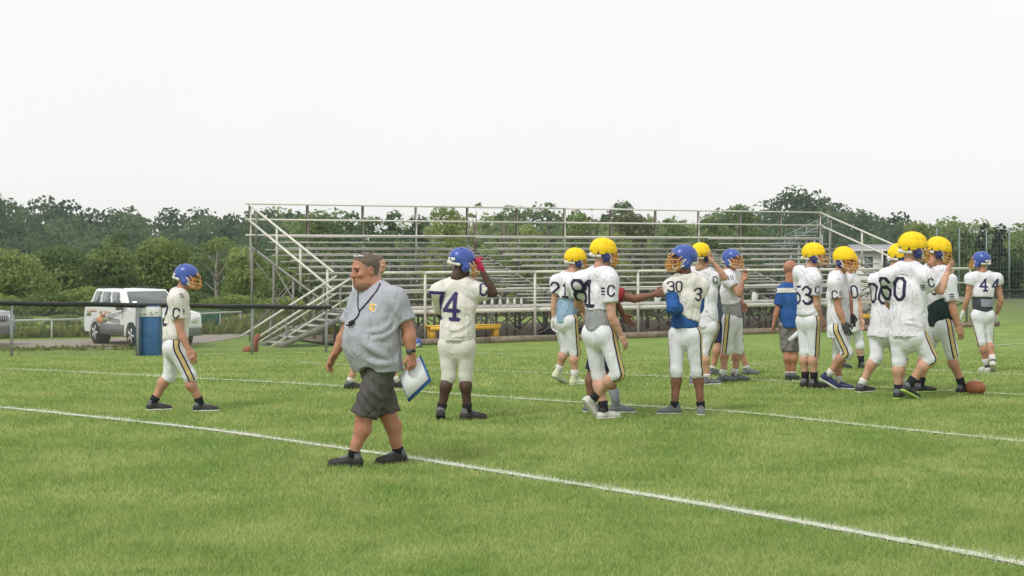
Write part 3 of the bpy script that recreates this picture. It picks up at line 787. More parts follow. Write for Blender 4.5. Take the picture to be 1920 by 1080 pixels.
    if graphics:   # printed wrap on the doors: colour patches and dark lettering strokes
        yy = -0.907
        cols = [(mat('wrap_orange', (0.62, 0.26, 0.12), 0.5), [(-1.0, 0.74, 0.5, 0.2), (-0.75, 0.92, 0.3, 0.16)]), (mat('wrap_green', (0.22, 0.32, 0.12), 0.5), [(-0.62, 0.76, 0.34, 0.18), (-1.75, 0.9, 0.5, 0.12)]), (mat('wrap_peach', (0.72, 0.52, 0.4), 0.5), [(-1.6, 1.0, 0.6, 0.1), (-0.4, 1.0, 0.5, 0.08)])]
        for cm, rects in cols:
            for i, (cx, cz, w, h) in enumerate(rects):
                m = MB()
                for j in range(5): m.box((cx + rnd.uniform(-w, w) / 2.5, yy - 0.0012 * j, cz + rnd.uniform(-h, h) / 3), (w * rnd.uniform(.3, .6), 0.004, h * rnd.uniform(.4, .8)))
                m.build('wrap_print', cm, t)
        m = MB()
        for k in range(9):
            x0 = -0.3 + k * 0.1; m.beam((x0, yy - 0.008, 0.72 - 0.01 * k), (x0 + 0.05, yy - 0.008, 0.86 - 0.01 * k), 0.022, 0.004, (0, 1, 0))
            if k % 2: m.beam((x0 - 0.03, yy - 0.009, 0.8), (x0 + 0.07, yy - 0.009, 0.79), 0.02, 0.004, (0, 1, 0))
        m.build('wrap_lettering', M_INK, t)
    return t
# three-quarter view: its front to the right and towards the camera
fwd = nrm(V(math.sin(R(37)), -math.cos(R(37)), 0)); ang = math.atan2(fwd[1], fwd[0])
D0 = 46.3; nw = at(252, 655, D0)           # near front wheel
left = V(-fwd[1], fwd[0], 0)
c0 = nw - 1.33 * fwd + left * 0.80
suv((c0[0], c0[1], gz(c0[0], c0[1]) + 0.005), ang, 'white off-road car with printed doors parked behind the blue bin', M_CARW, True)
D1 = 47.5; c1 = at(12, 655, D1) - V(2.15, 0, 0)
suv((c1[0] - 0.05, c1[1], gz(c1[0], c1[1]) + 0.005), R(-14), 'silver and dark car showing only its nose at the left edge', M_CARS, False)

# green dumpster glimpsed beyond the lane
M_DUMP = mat('green_dumpster', (0.02, 0.11, 0.06), 0.6, 0.15, 4)
dp = hit_ground(385, 618)
t = empty('dumpster', tuple(dp), 'dark green dumpster beyond the lane behind the leftmost player', 'dumpster', rz=R(8))
bevel(MB().box((0, 0, 0.32), (1.2, 0.9, 0.56)).build('body', M_DUMP, t), 0.03)
MB().box((0, 0.02, 0.632), (1.26, 0.96, 0.05)).build('lid', M_DUMP, t)
for k in (-0.42, 0, 0.42): MB().box((k, -0.47, 0.32), (0.07, 0.05, 0.5)).build('rib', M_DUMP, t)

# ------------------------------------------------------------------ house, far stand and ball net on the right
M_SIDING = mat('white_siding', (0.68, 0.66, 0.62), 0.7, 0.05, 3)
M_ROOF = mat('grey_shingle', (0.33, 0.34, 0.35), 0.9, 0.2, 3)
hp = at(1655, 470, 150); hz = gz(hp[0], hp[1])
t = empty('house', (hp[0], hp[1], hz), 'white two storey house with grey roof seen over the bleacher', 'house', rz=R(-6))
top = 1.75 + 2 * 150 / FOC - hz
MB().box((-1.6, 0, top / 2), (2.2, 7, top)).build('wall', M_SIDING, t)
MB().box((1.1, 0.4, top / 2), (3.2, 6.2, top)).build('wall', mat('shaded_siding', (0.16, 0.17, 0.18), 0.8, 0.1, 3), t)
m = MB(); m.prism([(-3.2, -3.9, top - 0.1), (3.2, -3.9, top - 0.1), (3.2, 0, top + 0.42), (-3.2, 0, top + 0.42)], -0.06, 0.06, (0, -0.12, 0.99)); m.prism([(-3.2, 3.9, top - 0.1), (3.2, 3.9, top - 0.1), (3.2, 0, top + 0.42), (-3.2, 0, top + 0.42)], -0.06, 0.06, (0, 0.12, 0.99))
rf = m.build('roof', M_ROOF, t)
MB().box((0, -3.95, top - 0.08), (6.5, 0.12, 0.16)).build('gutter', M_SIDING, rf)
for k, xx in enumerate((-1.7, 0.2, 1.3, 2.2)):
    w = MB().box((xx, -3.52, top - 1.3), (0.75, 0.06, 1.3)).build('window', M_GLASS, t)
    MB().box((xx, -3.56, top - 1.98), (0.9, 0.08, 0.08)).build('sill', M_SIDING, w)
for xx in (-0.6, 0.75, 1.75, 2.65): MB().box((xx, -4.6, top - 1.3), (0.14, 0.14, 2.6)).build('porch_post', M_SIDING, t)
MB().box((1.1, -4.1, top - 2.0), (3.6, 0.9, 0.12)).build('porch_floor', M_ROOF, t)
MB().box((1.1, -4.6, top - 1.55), (3.6, 0.06, 0.06)).build('porch_rail', M_BLK, t)

M_FARSTEEL = mat('far_stand', (0.33, 0.36, 0.38), 0.6, 0.1, 5)
sp = at(1462, 470, 112); sz = gz(sp[0], sp[1])
t = empty('small_bleacher', (sp[0], sp[1], sz), 'small grey bleacher far behind the right part of the stand', 'bleacher', rz=R(20))
bz_ = 1.75 - sz
for k in range(7):
    MB().box((-0.6 + k * 0.62, 0, bz_ + 0.1 + k * 0.24), (0.3, 3.2, 0.06)).build('seat_plank', M_FARSTEEL, t)
    MB().box((-0.6 + k * 0.62, -1.5, (bz_ + 0.1 + k * 0.24) / 2), (0.09, 0.09, bz_ + 0.1 + k * 0.24)).build('upright', M_FARSTEEL, t)
for dz in (0.5, 1.0): MB().tube([(-0.6, -1.6, bz_ + dz), (3.1, -1.6, bz_ + 1.55 + dz)], 0.03, 6).build('side_rail', M_FARSTEEL, t)
for k in range(5): MB().box((-0.5 + k * 0.85, -1.6, bz_ + 0.5 + k * 0.36), (0.05, 0.05, 1.0)).build('rail_post', M_FARSTEEL, t)

M_POLE = mat('net_pole', (0.20, 0.27, 0.26), 0.6, 0.1, 6)
M_NET = mat('net_cord', (0.16, 0.2, 0.19), 0.8, 0.1, 6)
na = at(1752, 470, 92); nb = at(1990, 470, 96); na[2] = gz(na[0], na[1]); nb[2] = gz(nb[0], nb[1])
t = empty('ball_net', tuple(na), 'tall green poles carrying a ball net behind the number 44 player', 'net'); d = nb - na; H_ = 4.3
for f in (0.02, 0.19, 0.4, 0.58, 0.79, 0.98): MB().tube([tuple(d * f), tuple(d * f + V(0, 0, H_))], 0.045, 8).build('pole', M_POLE, t, True)
m = MB()
for k in range(15): z = 0.3 + k * (H_ - 0.4) / 14; m.beam(V(0, 0.06, z), d + V(0, 0.06, z), 0.012, 0.012)
for k in range(40): f = k / 39; m.beam(d * f + V(0, 0.08, 0.2), d * f + V(0, 0.08, H_ - 0.1), 0.01, 0.01)
o = m.build('netting', M_NET, t); o['kind'] = 'stuff'

# ------------------------------------------------------------------ trees
L_DARK = leaf_mat('leaf_dark', (0.052, 0.095, 0.055), (0.18, 0.255, 0.125))
L_MID = leaf_mat('leaf_mid', (0.10, 0.16, 0.06), (0.30, 0.375, 0.14))
L_LIGHT = leaf_mat('leaf_light', (0.16, 0.225, 0.065), (0.42, 0.48, 0.18))
L_EVER = leaf_mat('leaf_evergreen', (0.022, 0.042, 0.028), (0.055, 0.085, 0.05))
L_OLIVE = leaf_mat('leaf_olive', (0.11, 0.13, 0.06), (0.24, 0.25, 0.12))
L_WEED = leaf_mat('leaf_weed', (0.08, 0.13, 0.03), (0.30, 0.31, 0.09))
M_BARK = mat('bark', (0.16, 0.13, 0.1), 0.95, 0.3, 6, col2=(0.26, 0.22, 0.18))
M_PALEBARK = mat('pale_bark', (0.40, 0.37, 0.31), 0.9, 0.2, 5)

def leaves(lobes, per, leaf, seed, shell=0.55):
    """lobes: [(centre, radii)]; leaf clumps spread through the outer part of each lobe"""
    r = np.random.default_rng(seed); P = []; N = []; T = []
    for c, rad in lobes:
        n = max(8, int(per * (rad[0] * rad[1] + rad[1] * rad[2] + rad[0] * rad[2]) / 3))
        d = r.normal(size=(n, 3)); d /= np.linalg.norm(d, axis=1)[:, None]
        d[:, 2] = np.where(d[:, 2] < -0.5, -d[:, 2] * 0.5, d[:, 2])
        rr = shell + (1.08 - shell) * r.random(n) ** 0.6
        P.append(np.asarray(c) + d * np.asarray(rad) * rr[:, None]); N.append(d + r.normal(0, 0.55, (n, 3)))
        T.append(np.clip(r.uniform(0.1, 0.85) + r.normal(0, 0.10, n), 0, 1))
    P = np.concatenate(P); N = np.concatenate(N); T = np.concatenate(T); n = len(P)
    N /= np.linalg.norm(N, axis=1)[:, None]
    a = np.cross(N, r.normal(size=(n, 3))); a /= np.linalg.norm(a, axis=1)[:, None] + 1e-9; b = np.cross(N, a)
    s = leaf * r.uniform(0.5, 1.25, n)[:, None]
    v = np.stack([P - a * s, P - b * s * 0.62 + N * s * 0.15, P + a * s, P + b * s * 0.62 - N * s * 0.1], 1).reshape(-1, 3)
    return v, np.arange(4 * n).reshape(-1, 4), T

def leaf_mesh(name, v, q, T):
    me = np_mesh(name, v, q); a = me.attributes.new('tint', 'FLOAT', 'FACE'); a.data.foreach_set('value', T.astype(np.float32)); return me

def crown_lobes(r, H, W, base, style):
    L = []
    n = {'round': 15, 'tall': 14, 'sparse': 11, 'cone': 14, 'column': 9, 'bush': 9}[style]
    for i in range(n):
        f = (i + 0.5) / n
        a = i * 2.4 + r.uniform(-.5, .5)
        if style == 'cone': rad = W / 2 * (1 - f) * 0.8; s = 0.10 + 0.2 * (1 - f)
        elif style == 'column': rad = W * 0.12; s = 0.34
        elif style == 'tall': rad = W / 2 * 0.68 * math.sin(math.pi * (0.15 + 0.8 * f)); s = 0.24 + 0.1 * r.random()
        elif style == 'sparse': rad = W / 2 * 0.75 * math.sin(math.pi * (0.2 + 0.7 * f)); s = 0.14 + 0.07 * r.random()
        elif style == 'bush': rad = W / 2 * 0.62 * math.sqrt(1 - f * 0.8); s = 0.26 + 0.12 * r.random()
        else: rad = W / 2 * 0.66 * math.sin(math.pi * (0.25 + 0.68 * f)); s = 0.22 + 0.12 * r.random()
        z = base + (H - base) * (0.08 + 0.9 * f) - s * W * 0.28
        sx = s * W * r.uniform(0.8, 1.15)
        L.append((V(math.cos(a) * rad, math.sin(a) * rad * 0.8, z), V(sx, sx * 0.9, min(sx * (0.75 if style != 'column' else 1.5), (H - base) * 0.3))))
    return L

def tree(name, label, px, ytop, wpx, D, material, style, seed, group, base=0.2, leaf=None, per=None, bark=None, cat='tree', limbs=6):
    r = random.Random(seed)
    X = (px - 960) / FOC * D; z0 = gz(X, D); H = EYE + (HOR - ytop) / FOC * D - z0; W = wpx / FOC * D
    t = empty(name, (X, D, z0), label, cat, group)
    lobes = crown_lobes(r, H, W, H * base, style)
    leaf = leaf or 0.00125 * D; per = per or 8.5 / (leaf * leaf)
    v, q, T = leaves(lobes, per, leaf, seed)
    v[:, 2] = np.maximum(v[:, 2], 0.02)
    obj('crown', leaf_mesh('crown', v, q, T), material, t)
    if style == 'bush':
        m = MB()
        for k in range(4):
            c = lobes[k * 2][0]; m.tube([(0.1 * k - 0.15, 0, -0.1), tuple(c * V(0.5, 0.5, 0.5)), tuple(c)], [0.05, 0.035, 0.01], 6)
        m.build('stem', bark or M_BARK, t, True)
    else:
        m = MB(); tr = 0.018 * H + 0.04
        m.tube([(0, 0, -0.2), (r.uniform(-.1, .1), 0, H * 0.3), (r.uniform(-.2, .2), 0, H * 0.6), (0, 0, H * 0.9)], [tr * 1.3, tr, tr * 0.6, tr * 0.12], 8)
        for k in range(limbs):
            c = lobes[int(k * len(lobes) / limbs)][0]; h0 = min(H * (0.15 + 0.1 * k), c[2] * 0.75)
            m.tube([(0, 0, h0), tuple(lerp(V(0, 0, h0), c, 0.55) + V(0, 0, 0.03 * H)), tuple(c)], [tr * 0.5, tr * 0.3, tr * 0.08], 6)
        m.build('trunk', bark or M_BARK, t, True)
    return t

GN = 'trees in the valley beyond the lane'; GB = 'trees standing behind the bleacher'; GS = 'shrubs along the lane'
tree('broad_tree', 'broad yellow green tree with pale trunks above the white car', 300, 455, 150, 98, L_LIGHT, 'round', 3, GN, 0.3, bark=M_PALEBARK, limbs=9)
tree('leafy_tree', 'dark rounded tree left of the broad yellow green tree', 208, 462, 110, 92, L_MID, 'round', 5, GN, 0.1)
tree('leafy_tree', 'tall sparse tree with bare pale limbs between leftmost player and stand', 408, 448, 120, 96, L_MID, 'sparse', 8, GN, 0.35, bark=M_PALEBARK, limbs=11)
tree('leafy_tree', 'bright green tree at the far left edge above the silver car', 20, 478, 150, 84, L_LIGHT, 'round', 12, GN, 0.05)
tree('leafy_tree', 'olive tinged tree near the left edge behind the lane', 105, 472, 130, 90, L_MID, 'round', 15, GN, 0.05)
tree('leafy_tree', 'small pale crowned tree poking up above the white car roof', 222, 432, 60, 150, L_MID, 'tall', 18, GN, 0.2)
tree('leafy_tree', 'dense green tree just left of the bleacher stair', 462, 470, 90, 86, L_LIGHT, 'round', 21, GN, 0.05)
tree('leafy_tree', 'mid green tree behind the left end of the bleacher', 545, 478, 120, 92, L_MID, 'round', 22, GN, 0.05)
for i, (px, yt, w, D, mt, lab) in enumerate([
        (30, 592, 80, 60, L_LIGHT, 'low round bush above the barrier left of the fence post'), (118, 588, 70, 61, L_MID, 'low bush over the barrier midway to the white car'),
        (395, 590, 60, 62, L_MID, 'low dark bush beside the short silver barrier'), (455, 588, 70, 62, L_LIGHT, 'low yellow green bush left of the bleacher stair foot'),
        (-40, 545, 170, 70, L_LIGHT, 'leafy shrub cut by the left picture edge'), (75, 548, 120, 72, L_MID, 'low shrub left of the white car beyond the barrier'),
        (150, 540, 110, 74, L_LIGHT, 'light green shrub just behind the tail of the white car'), (250, 545, 120, 73, L_MID, 'dark shrub hidden behind the roof of the white car'),
        (345, 548, 120, 71, L_MID, 'dense shrub behind the leftmost player'), (430, 552, 110, 70, L_LIGHT, 'light shrub over the short silver barrier'),
        (520, 555, 110, 74, L_LIGHT, 'shrub seen through the bleacher stair rails'), (610, 560, 110, 78, L_MID, 'shrub behind the bleacher left of the walking coach'),
        (760, 565, 140, 82, L_OLIVE, 'olive shrub seen through the stand behind the walking coach'), (1090, 560, 140, 90, L_OLIVE, 'olive shrub seen through the middle of the stand')]):
    tree('shrub', lab, px, yt, w, D, mt, 'bush', 40 + i, GS, 0.0, cat='shrub')
for i, (px, yt, w, D, mt, st, lab) in enumerate([
        (600, 398, 120, 140, L_MID, 'round', 'round green tree over the left part of the top guard rail'),
        (655, 392, 60, 150, L_DARK, 'tall', 'narrow dark tree rising left of the walking coach'),
        (695, 404, 70, 155, L_MID, 'tall', 'green tree just left of the sky gap behind the stand'),
        (735, 393, 56, 160, L_DARK, 'tall', 'dark tree on the right of the low sky gap'),
        (785, 402, 70, 150, L_DARK, 'round', 'dark round tree above the head of the walking coach'),
        (842, 388, 110, 130, L_LIGHT, 'round', 'broad light green tree above the number 74 player'),
        (893, 371, 44, 150, L_MID, 'sparse', 'thin airy tree poking over the guard rail above number 74'),
        (945, 374, 56, 150, L_MID, 'sparse', 'airy feathery tree right of number 74 above the rail'),
        (990, 420, 90, 125, L_LIGHT, 'round', 'low light green tree below the rail in the middle of the stand'),
        (1030, 371, 46, 165, L_DARK, 'cone', 'dark pointed conifer top above the middle of the stand'),
        (1085, 396, 80, 150, L_MID, 'round', 'green tree over the light blue shirt player'),
        (1110, 379, 26, 165, L_OLIVE, 'sparse', 'tiny brownish tree tip above the number 81 player'),
        (1170, 376, 56, 165, L_DARK, 'round', 'dark tree crown above the rail right of the number 81 player'),
        (1185, 402, 90, 150, L_OLIVE, 'round', 'olive tree below the rail right of the number 81 player'),
        (1150, 432, 90, 125, L_LIGHT, 'round', 'bright low tree seen between the guard rails'),
        (1262, 410, 90, 170, L_MID, 'round', 'low crowned tree above the number 30 player'),
        (1340, 410, 90, 170, L_MID, 'round', 'low crowned tree above the blue helmet player with raised hand'),
        (1395, 384, 90, 165, L_MID, 'round', 'rounded tree above the bald coach')]):
    tree('background_tree', lab, px, yt, w, D, mt, st, 80 + i, GB, 0.1)
tree('columnar_tree', 'dark columnar evergreen left of the pair behind number 44', 1843, 420, 34, 108, L_EVER, 'column', 120, 'evergreens behind the ball net', 0.02)
tree('columnar_tree', 'dark columnar evergreen right of the pair behind number 44', 1871, 430, 40, 106, L_EVER, 'column', 121, 'evergreens behind the ball net', 0.02)
tree('shrub', 'dark low clipped shrub under the evergreens', 1885, 492, 70, 100, L_EVER, 'bush', 122, GS, 0.0, cat='shrub')
tree('background_tree', 'light green tree at the right picture edge', 1925, 440, 110, 112, L_MID, 'round', 123, GB, 0.05)
tree('background_tree', 'grey green tree behind the ball net left of number 44', 1790, 425, 110, 122, L_MID, 'round', 124, GB, 0.05)
tree('background_tree', 'light green tree between the house and the ball net', 1725, 418, 90, 160, L_LIGHT, 'round', 125, GB, 0.1)

# distant woods that read as one mass
def wood(name, label, prof, D0, D1, rows, rad, seed, material, ylow=482):
    r = np.random.default_rng(seed); V_ = []; Q_ = []; T_ = []; n = 0
    px0, px1 = prof[0][0], prof[-1][0]; pxs = [p[0] for p in prof]; pys = [p[1] for p in prof]
    for j in range(rows):
        f = j / (rows - 1); D = lerp(D1, D0, f); step = rad * 1.15 / D * FOC
        px = px0 + r.uniform(0, step)
        while px < px1:
            yp = np.interp(px, pxs, pys); yt = lerp(yp, ylow, f ** 0.9) + r.normal(0, 4 if j else 3)
            Dd = D * r.uniform(0.97, 1.03); X = (px - 960) / FOC * Dd; zt = EYE + (HOR - yt) / FOC * Dd
            hh = rad * r.uniform(1.5, 2.4); w = rad * r.uniform(0.75, 1.15)
            lobes = []
            for k in range(6):
                a = r.uniform(0, 6.28); q = k / 5
                lobes.append((V(X + math.cos(a) * w * 0.45 * (1 - q * 0.5), Dd + math.sin(a) * w * 0.45, zt - w * 0.4 - (1 - q) * hh * 0.75), V(w, w, w * 0.95) * r.uniform(0.5, 0.78)))
            lf = 0.00175 * Dd
            v, q_, T = leaves(lobes, 5.0 / (lf * lf), lf, int(r.integers(1e9)), 0.7)
            T = np.clip(T + r.normal(0, 0.2), 0, 1)
            V_.append(v); Q_.append(q_ + n); T_.append(T); n += len(v)
            px += step * r.uniform(0.7, 1.25)
    o = obj(name, leaf_mesh(name, np.concatenate(V_), np.concatenate(Q_), np.concatenate(T_)), material)
    return tag(o, label, 'woods', kind='stuff')
wood('woodland', 'dark wooded ridge on the left behind the lane', [(-160, 368), (0, 376), (55, 386), (75, 380), (128, 380), (145, 397), (250, 400), (330, 400), (440, 402), (500, 392), (560, 405)], 165, 300, 8, 4.6, 1, L_DARK, 486)
wood('woodland', 'distant woods behind the middle of the bleacher', [(520, 404), (640, 410), (690, 425), (722, 452), (750, 425), (830, 418), (900, 405), (980, 396), (1080, 402), (1200, 402), (1250, 412), (1330, 412), (1390, 396)], 190, 300, 5, 4.2, 2, L_MID, 478)
wood('woodland', 'wooded hill rising behind the right end of the stand', [(1340, 405), (1400, 392), (1448, 394), (1458, 374), (1500, 369), (1555, 374), (1575, 392), (1640, 396), (1690, 402), (1720, 424), (1765, 436)], 180, 320, 7, 4.6, 3, L_DARK, 486)
wood('woodland', 'pale wooded slope at the far right behind the ball net', [(1740, 436), (1772, 432), (1800, 418), (1850, 424), (1900, 432), (1960, 446), (2080, 440)], 190, 300, 5, 4.6, 4, L_MID, 486)

# weeds at the lane edge
def weeds():
    r = np.random.default_rng(5); P = []
    for (x0, x1, y0, y1, n) in ((-200, 500, 639, 626, 1500), (372, 640, 622, 606, 900), (-60, 300, 660, 656, 160), (480, 640, 640, 628, 260)):
        f = r.random(n)
        for k in range(n):
            px = lerp(x0, x1, f[k]); p = hit_ground(px, lerp(y0, y1, f[k]) - r.uniform(0, 6)); P.append(p)
    P = np.array(P); n = len(P); m = 3
    P = np.repeat(P, m, 0) + r.normal(0, 0.08, (n * m, 3)) * V(1, 1, 0); n *= m
    h = r.uniform(0.08, 0.32, n) * np.where(r.random(n) < 0.12, 1.6, 1) * np.where(P[:, 1] < 48.3, 0.3, 1); a = r.uniform(0, 6.28, n); w = r.uniform(0.03, 0.08, n)
    d = np.column_stack([np.cos(a) * w, np.sin(a) * w, np.zeros(n)]); l = np.column_stack([r.normal(0, .12, n), r.normal(0, .12, n), h])
    v = np.stack([P - d, P + d, P + l + d * .4, P + l - d * .4], 1).reshape(-1, 3)
    tag(obj('weeds', leaf_mesh('weeds', v, np.arange(4 * n).reshape(-1, 4), r.random(n)), L_WEED), 'tall yellowing weeds along the gravel lane', 'weeds', kind='stuff')
weeds()
# ------------------------------------------------------------------ people: shared pieces
M_SKIN = {'tan': mat('skin_tan', (0.47, 0.235, 0.15), 0.55, 0.1, 14, col2=(0.53, 0.28, 0.19)),
          'fair': mat('skin_fair', (0.54, 0.30, 0.205), 0.55, 0.08, 14, col2=(0.60, 0.35, 0.25)),
          'red': mat('skin_ruddy', (0.42, 0.185, 0.115), 0.55, 0.12, 12, col2=(0.50, 0.245, 0.16)),
          'brown': mat('skin_brown', (0.21, 0.095, 0.058), 0.5, 0.12, 14, col2=(0.26, 0.125, 0.08)),
          'dark': mat('skin_dark', (0.075, 0.04, 0.03), 0.5, 0.12, 14, col2=(0.10, 0.055, 0.04))}
M_JER = fabric('white_jersey', (0.74, 0.735, 0.79), (0.81, 0.805, 0.86), dirt=((0.60, 0.58, 0.56), 4, 0.6, 0.4))
M_JERC = fabric('cream_jersey', (0.72, 0.69, 0.64), (0.80, 0.77, 0.73), dirt=((0.42, 0.39, 0.28), 5, 0.58, 0.45))
M_PANT = fabric('white_pants', (0.70, 0.71, 0.745), (0.78, 0.79, 0.825), dirt=((0.56, 0.56, 0.50), 5, 0.6, 0.35), rough=0.7, crease=0.22, cs=8)
M_PANTC = fabric('cream_pants', (0.63, 0.62, 0.56), (0.72, 0.71, 0.65), rough=0.75, crease=0.22, cs=8, dirt=((0.30, 0.32, 0.2), 4, 0.6, 0.4))
M_NAVY = mat('navy_print', (0.028, 0.022, 0.06), 0.7, 0.1, 20)
M_PURP = mat('purple_print', (0.045, 0.035, 0.13), 0.7, 0.1, 20)
M_GOLD = mat('gold_stripe', (0.58, 0.42, 0.14), 0.6, 0.15, 40, col2=(0.72, 0.58, 0.28))
M_HBLUE = mat('blue_helmet_shell', (0.045, 0.085, 0.34), 0.3, 0.06, 6, spec=0.45, col2=(0.06, 0.11, 0.40))
M_HNAVY = mat('navy_helmet_shell', (0.03, 0.032, 0.13), 0.35, 0.06, 6, spec=0.4)
M_CAP = mat('yellow_padded_cover', (0.90, 0.58, 0.012), 0.7, 0.04, 20, col2=(0.95, 0.66, 0.02), bump=0.2, bscale=50)
M_MASK = mat('orange_mask', (0.72, 0.33, 0.07), 0.45, 0.08, 12, col2=(0.80, 0.42, 0.10))
M_STRAP = mat('white_strap', (0.72, 0.70, 0.64), 0.6, 0.05, 10)
M_GREYT = fabric('grey_tee', (0.345, 0.355, 0.40), (0.45, 0.46, 0.51), 0.08, 0.32, 5, scale=70)
M_GREYS = fabric('grey_undershirt', (0.27, 0.28, 0.29), (0.36, 0.37, 0.38), 0.1)
M_LBLUE = fabric('light_blue_shirt', (0.24, 0.36, 0.52), (0.33, 0.47, 0.62), 0.08)
M_BLUES = fabric('royal_blue_shirt', (0.022, 0.085, 0.30), (0.035, 0.13, 0.38), 0.1)
M_GREENS = mat('dark_green_shirt', (0.012, 0.03, 0.03), 0.85, 0.15, 16)
M_CHAR = mat('charcoal_shirt', (0.05, 0.06, 0.075), 0.85, 0.15, 16)
M_SHORT = fabric('charcoal_shorts', (0.085, 0.078, 0.075), (0.115, 0.107, 0.10), 0.1, 0.45, 6)
M_SHORTG = fabric('grey_shorts', (0.20, 0.185, 0.18), (0.25, 0.235, 0.23), 0.1, 0.4, 6)
M_SHORTN = mat('navy_shorts', (0.018, 0.022, 0.06), 0.9, 0.1, 10)
M_KHAKI = mat('khaki_shorts', (0.36, 0.29, 0.20), 0.9, 0.1, 10)
M_RED = mat('red_tee', (0.28, 0.03, 0.035), 0.9, 0.1, 10)
M_SHOEB = mat('black_shoe', (0.022, 0.021, 0.021), 0.6, 0.25, 18, col2=(0.05, 0.047, 0.045))
M_SHOEW = mat('white_shoe', (0.58, 0.57, 0.52), 0.5, 0.1, 14)
M_SHOEN = mat('navy_shoe', (0.02, 0.03, 0.09), 0.5, 0.15, 14)
M_SHOEG = mat('grey_shoe', (0.13, 0.14, 0.15), 0.5, 0.2, 14)
M_SHOEY = mat('pale_lime_shoe', (0.55, 0.58, 0.38), 0.5, 0.12, 14)
M_SOLEW = mat('white_sole', (0.62, 0.62, 0.58), 0.6, 0.1, 14)
M_SOLEB = mat('black_sole', (0.02, 0.02, 0.02), 0.7, 0.1, 14)
M_SOLEL = mat('lime_sole', (0.42, 0.62, 0.16), 0.6, 0.1, 14)
M_SOCKB = mat('black_sock', (0.02, 0.02, 0.024), 0.9, 0.2, 30)
M_SOCKW = mat('white_sock', (0.68, 0.68, 0.68), 0.9, 0.08, 30)
M_SOCKG = mat('grey_sock', (0.25, 0.28, 0.32), 0.9, 0.1, 30)
M_HAIR = mat('greying_brown_hair', (0.13, 0.09, 0.065), 0.85, 0.35, 60, col2=(0.27, 0.22, 0.18), bump=0.6, bscale=120)
M_EYE = mat('dark_eye', (0.03, 0.02, 0.018), 0.3, 0.1, 10)
M_LIP = mat('lip', (0.36, 0.13, 0.10), 0.5, 0.1, 10)
M_GLR = mat('red_glove', (0.50, 0.025, 0.09), 0.6, 0.1, 20)
M_GLB = mat('black_glove', (0.025, 0.025, 0.028), 0.6, 0.3, 20, col2=(0.12, 0.12, 0.12))
M_GLW = mat('white_glove', (0.66, 0.66, 0.64), 0.6, 0.08, 20)

# hand (right hand: wrist at the origin, fingers +y, thumb +x, palm faces +z)
def hand_mesh(curl, spread=0.06):
    g = SDF((-0.06, -0.03, -0.03), (0.075, 0.21, 0.13), 0.0056)
    g.cone((0, -0.02, 0), (0, 0.02, 0), 0.027, 0.03, sq=((0, 0, 1), 0.75), k=0.012)
    g.box((-0.002, 0.055, 0.0), (0.040, 0.045, 0.015), 0.013, k=0.02)
    L = [(0.030, 0.072), (0.0105, 0.082), (-0.0105, 0.077), (-0.031, 0.060)]
    for i, (x, ln) in enumerate(L):
        p = V(x, 0.095, 0.0); a = curl * (0.75 + 0.1 * i); sp = (x / 0.03) * spread; r = 0.0098 - 0.0006 * i
        for j, f in enumerate((0.45, 0.31, 0.24)):
            d = V(math.sin(sp) * math.cos(a), math.cos(a) * math.cos(sp), math.sin(a)); q = p + d * ln * f
            g.cone(p, q, r, r * 0.92, k=0.004); p = q; a += curl; r *= 0.93
    p = V(0.034, 0.025, 0.006); q = V(0.058, 0.062, 0.02); e = V(0.058 - 0.018 * curl, 0.095, 0.034)
    g.cone(p, q, 0.016, 0.012, k=0.014); g.cone(q, e, 0.012, 0.009, k=0.005)
    return g.mesh()
HANDS = {'relax': hand_mesh(0.42), 'grip': hand_mesh(1.05, 0.02), 'flat': hand_mesh(0.16)}

def frame(y, x_hint):
    y = nrm(y); x = np.asarray(x_hint, float) - y * np.dot(x_hint, y)
    x = nrm(x); return np.stack([x, y, np.cross(x, y)], 1)

# head (forward +y, up +z, origin between the ears)
def head_mesh(vox=0.0065, fat=0.0, ears=True):
    g = SDF((-0.11, -0.13, -0.17), (0.11, 0.15, 0.14), vox); k = 0.03
    g.ell((0, -0.012, 0.035), (0.076, 0.096, 0.083), k=k)
    g.ell((0, 0.025, -0.03), (0.062 + fat * 0.6, 0.068, 0.082), k=k)
    g.ell((0, 0.042, -0.088), (0.046 + fat, 0.044 + fat * 0.5, 0.034 + fat * 0.4), k=0.035)
    if fat: g.ell((0, 0.0, -0.1), (0.066 + fat, 0.07, 0.045), k=0.04)
    g.cone((0, -0.02, -0.06), (0, -0.03, -0.15), 0.056 + fat, 0.06 + fat, k=0.03)
    g.cone((-0.035, 0.078, 0.028), (0.035, 0.078, 0.028), 0.013, 0.013, k=0.014)
    for s in (-1, 1):
        g.ell((s * 0.031, 0.098, 0.006), (0.017, 0.02, 0.011), k=0.012, op='s')
        g.ell((s * 0.045, 0.068, -0.022), (0.022, 0.02, 0.016), k=0.02)
    g.cone((0, 0.086, 0.012), (0, 0.101 + fat * 0.2, -0.026), 0.010, 0.0145 + fat * 0.15, k=0.014)
    for s in (-1, 1): g.ell((s * 0.013, 0.096, -0.03), (0.009, 0.011, 0.008), k=0.008)
    g.cone((-0.016, 0.089, -0.056), (0.016, 0.089, -0.056), 0.0075, 0.0075, k=0.008)
    g.cone((-0.014, 0.086, -0.069), (0.014, 0.086, -0.069), 0.008, 0.008, k=0.008)
    if ears:
        for s in (-1, 1):
            g.ell((s * 0.079, -0.008, -0.004), (0.011, 0.021, 0.033), k=0.008); g.ell((s * 0.088, 0.0, 0.0), (0.006, 0.011, 0.018), k=0.006, op='s')
    return g.mesh()
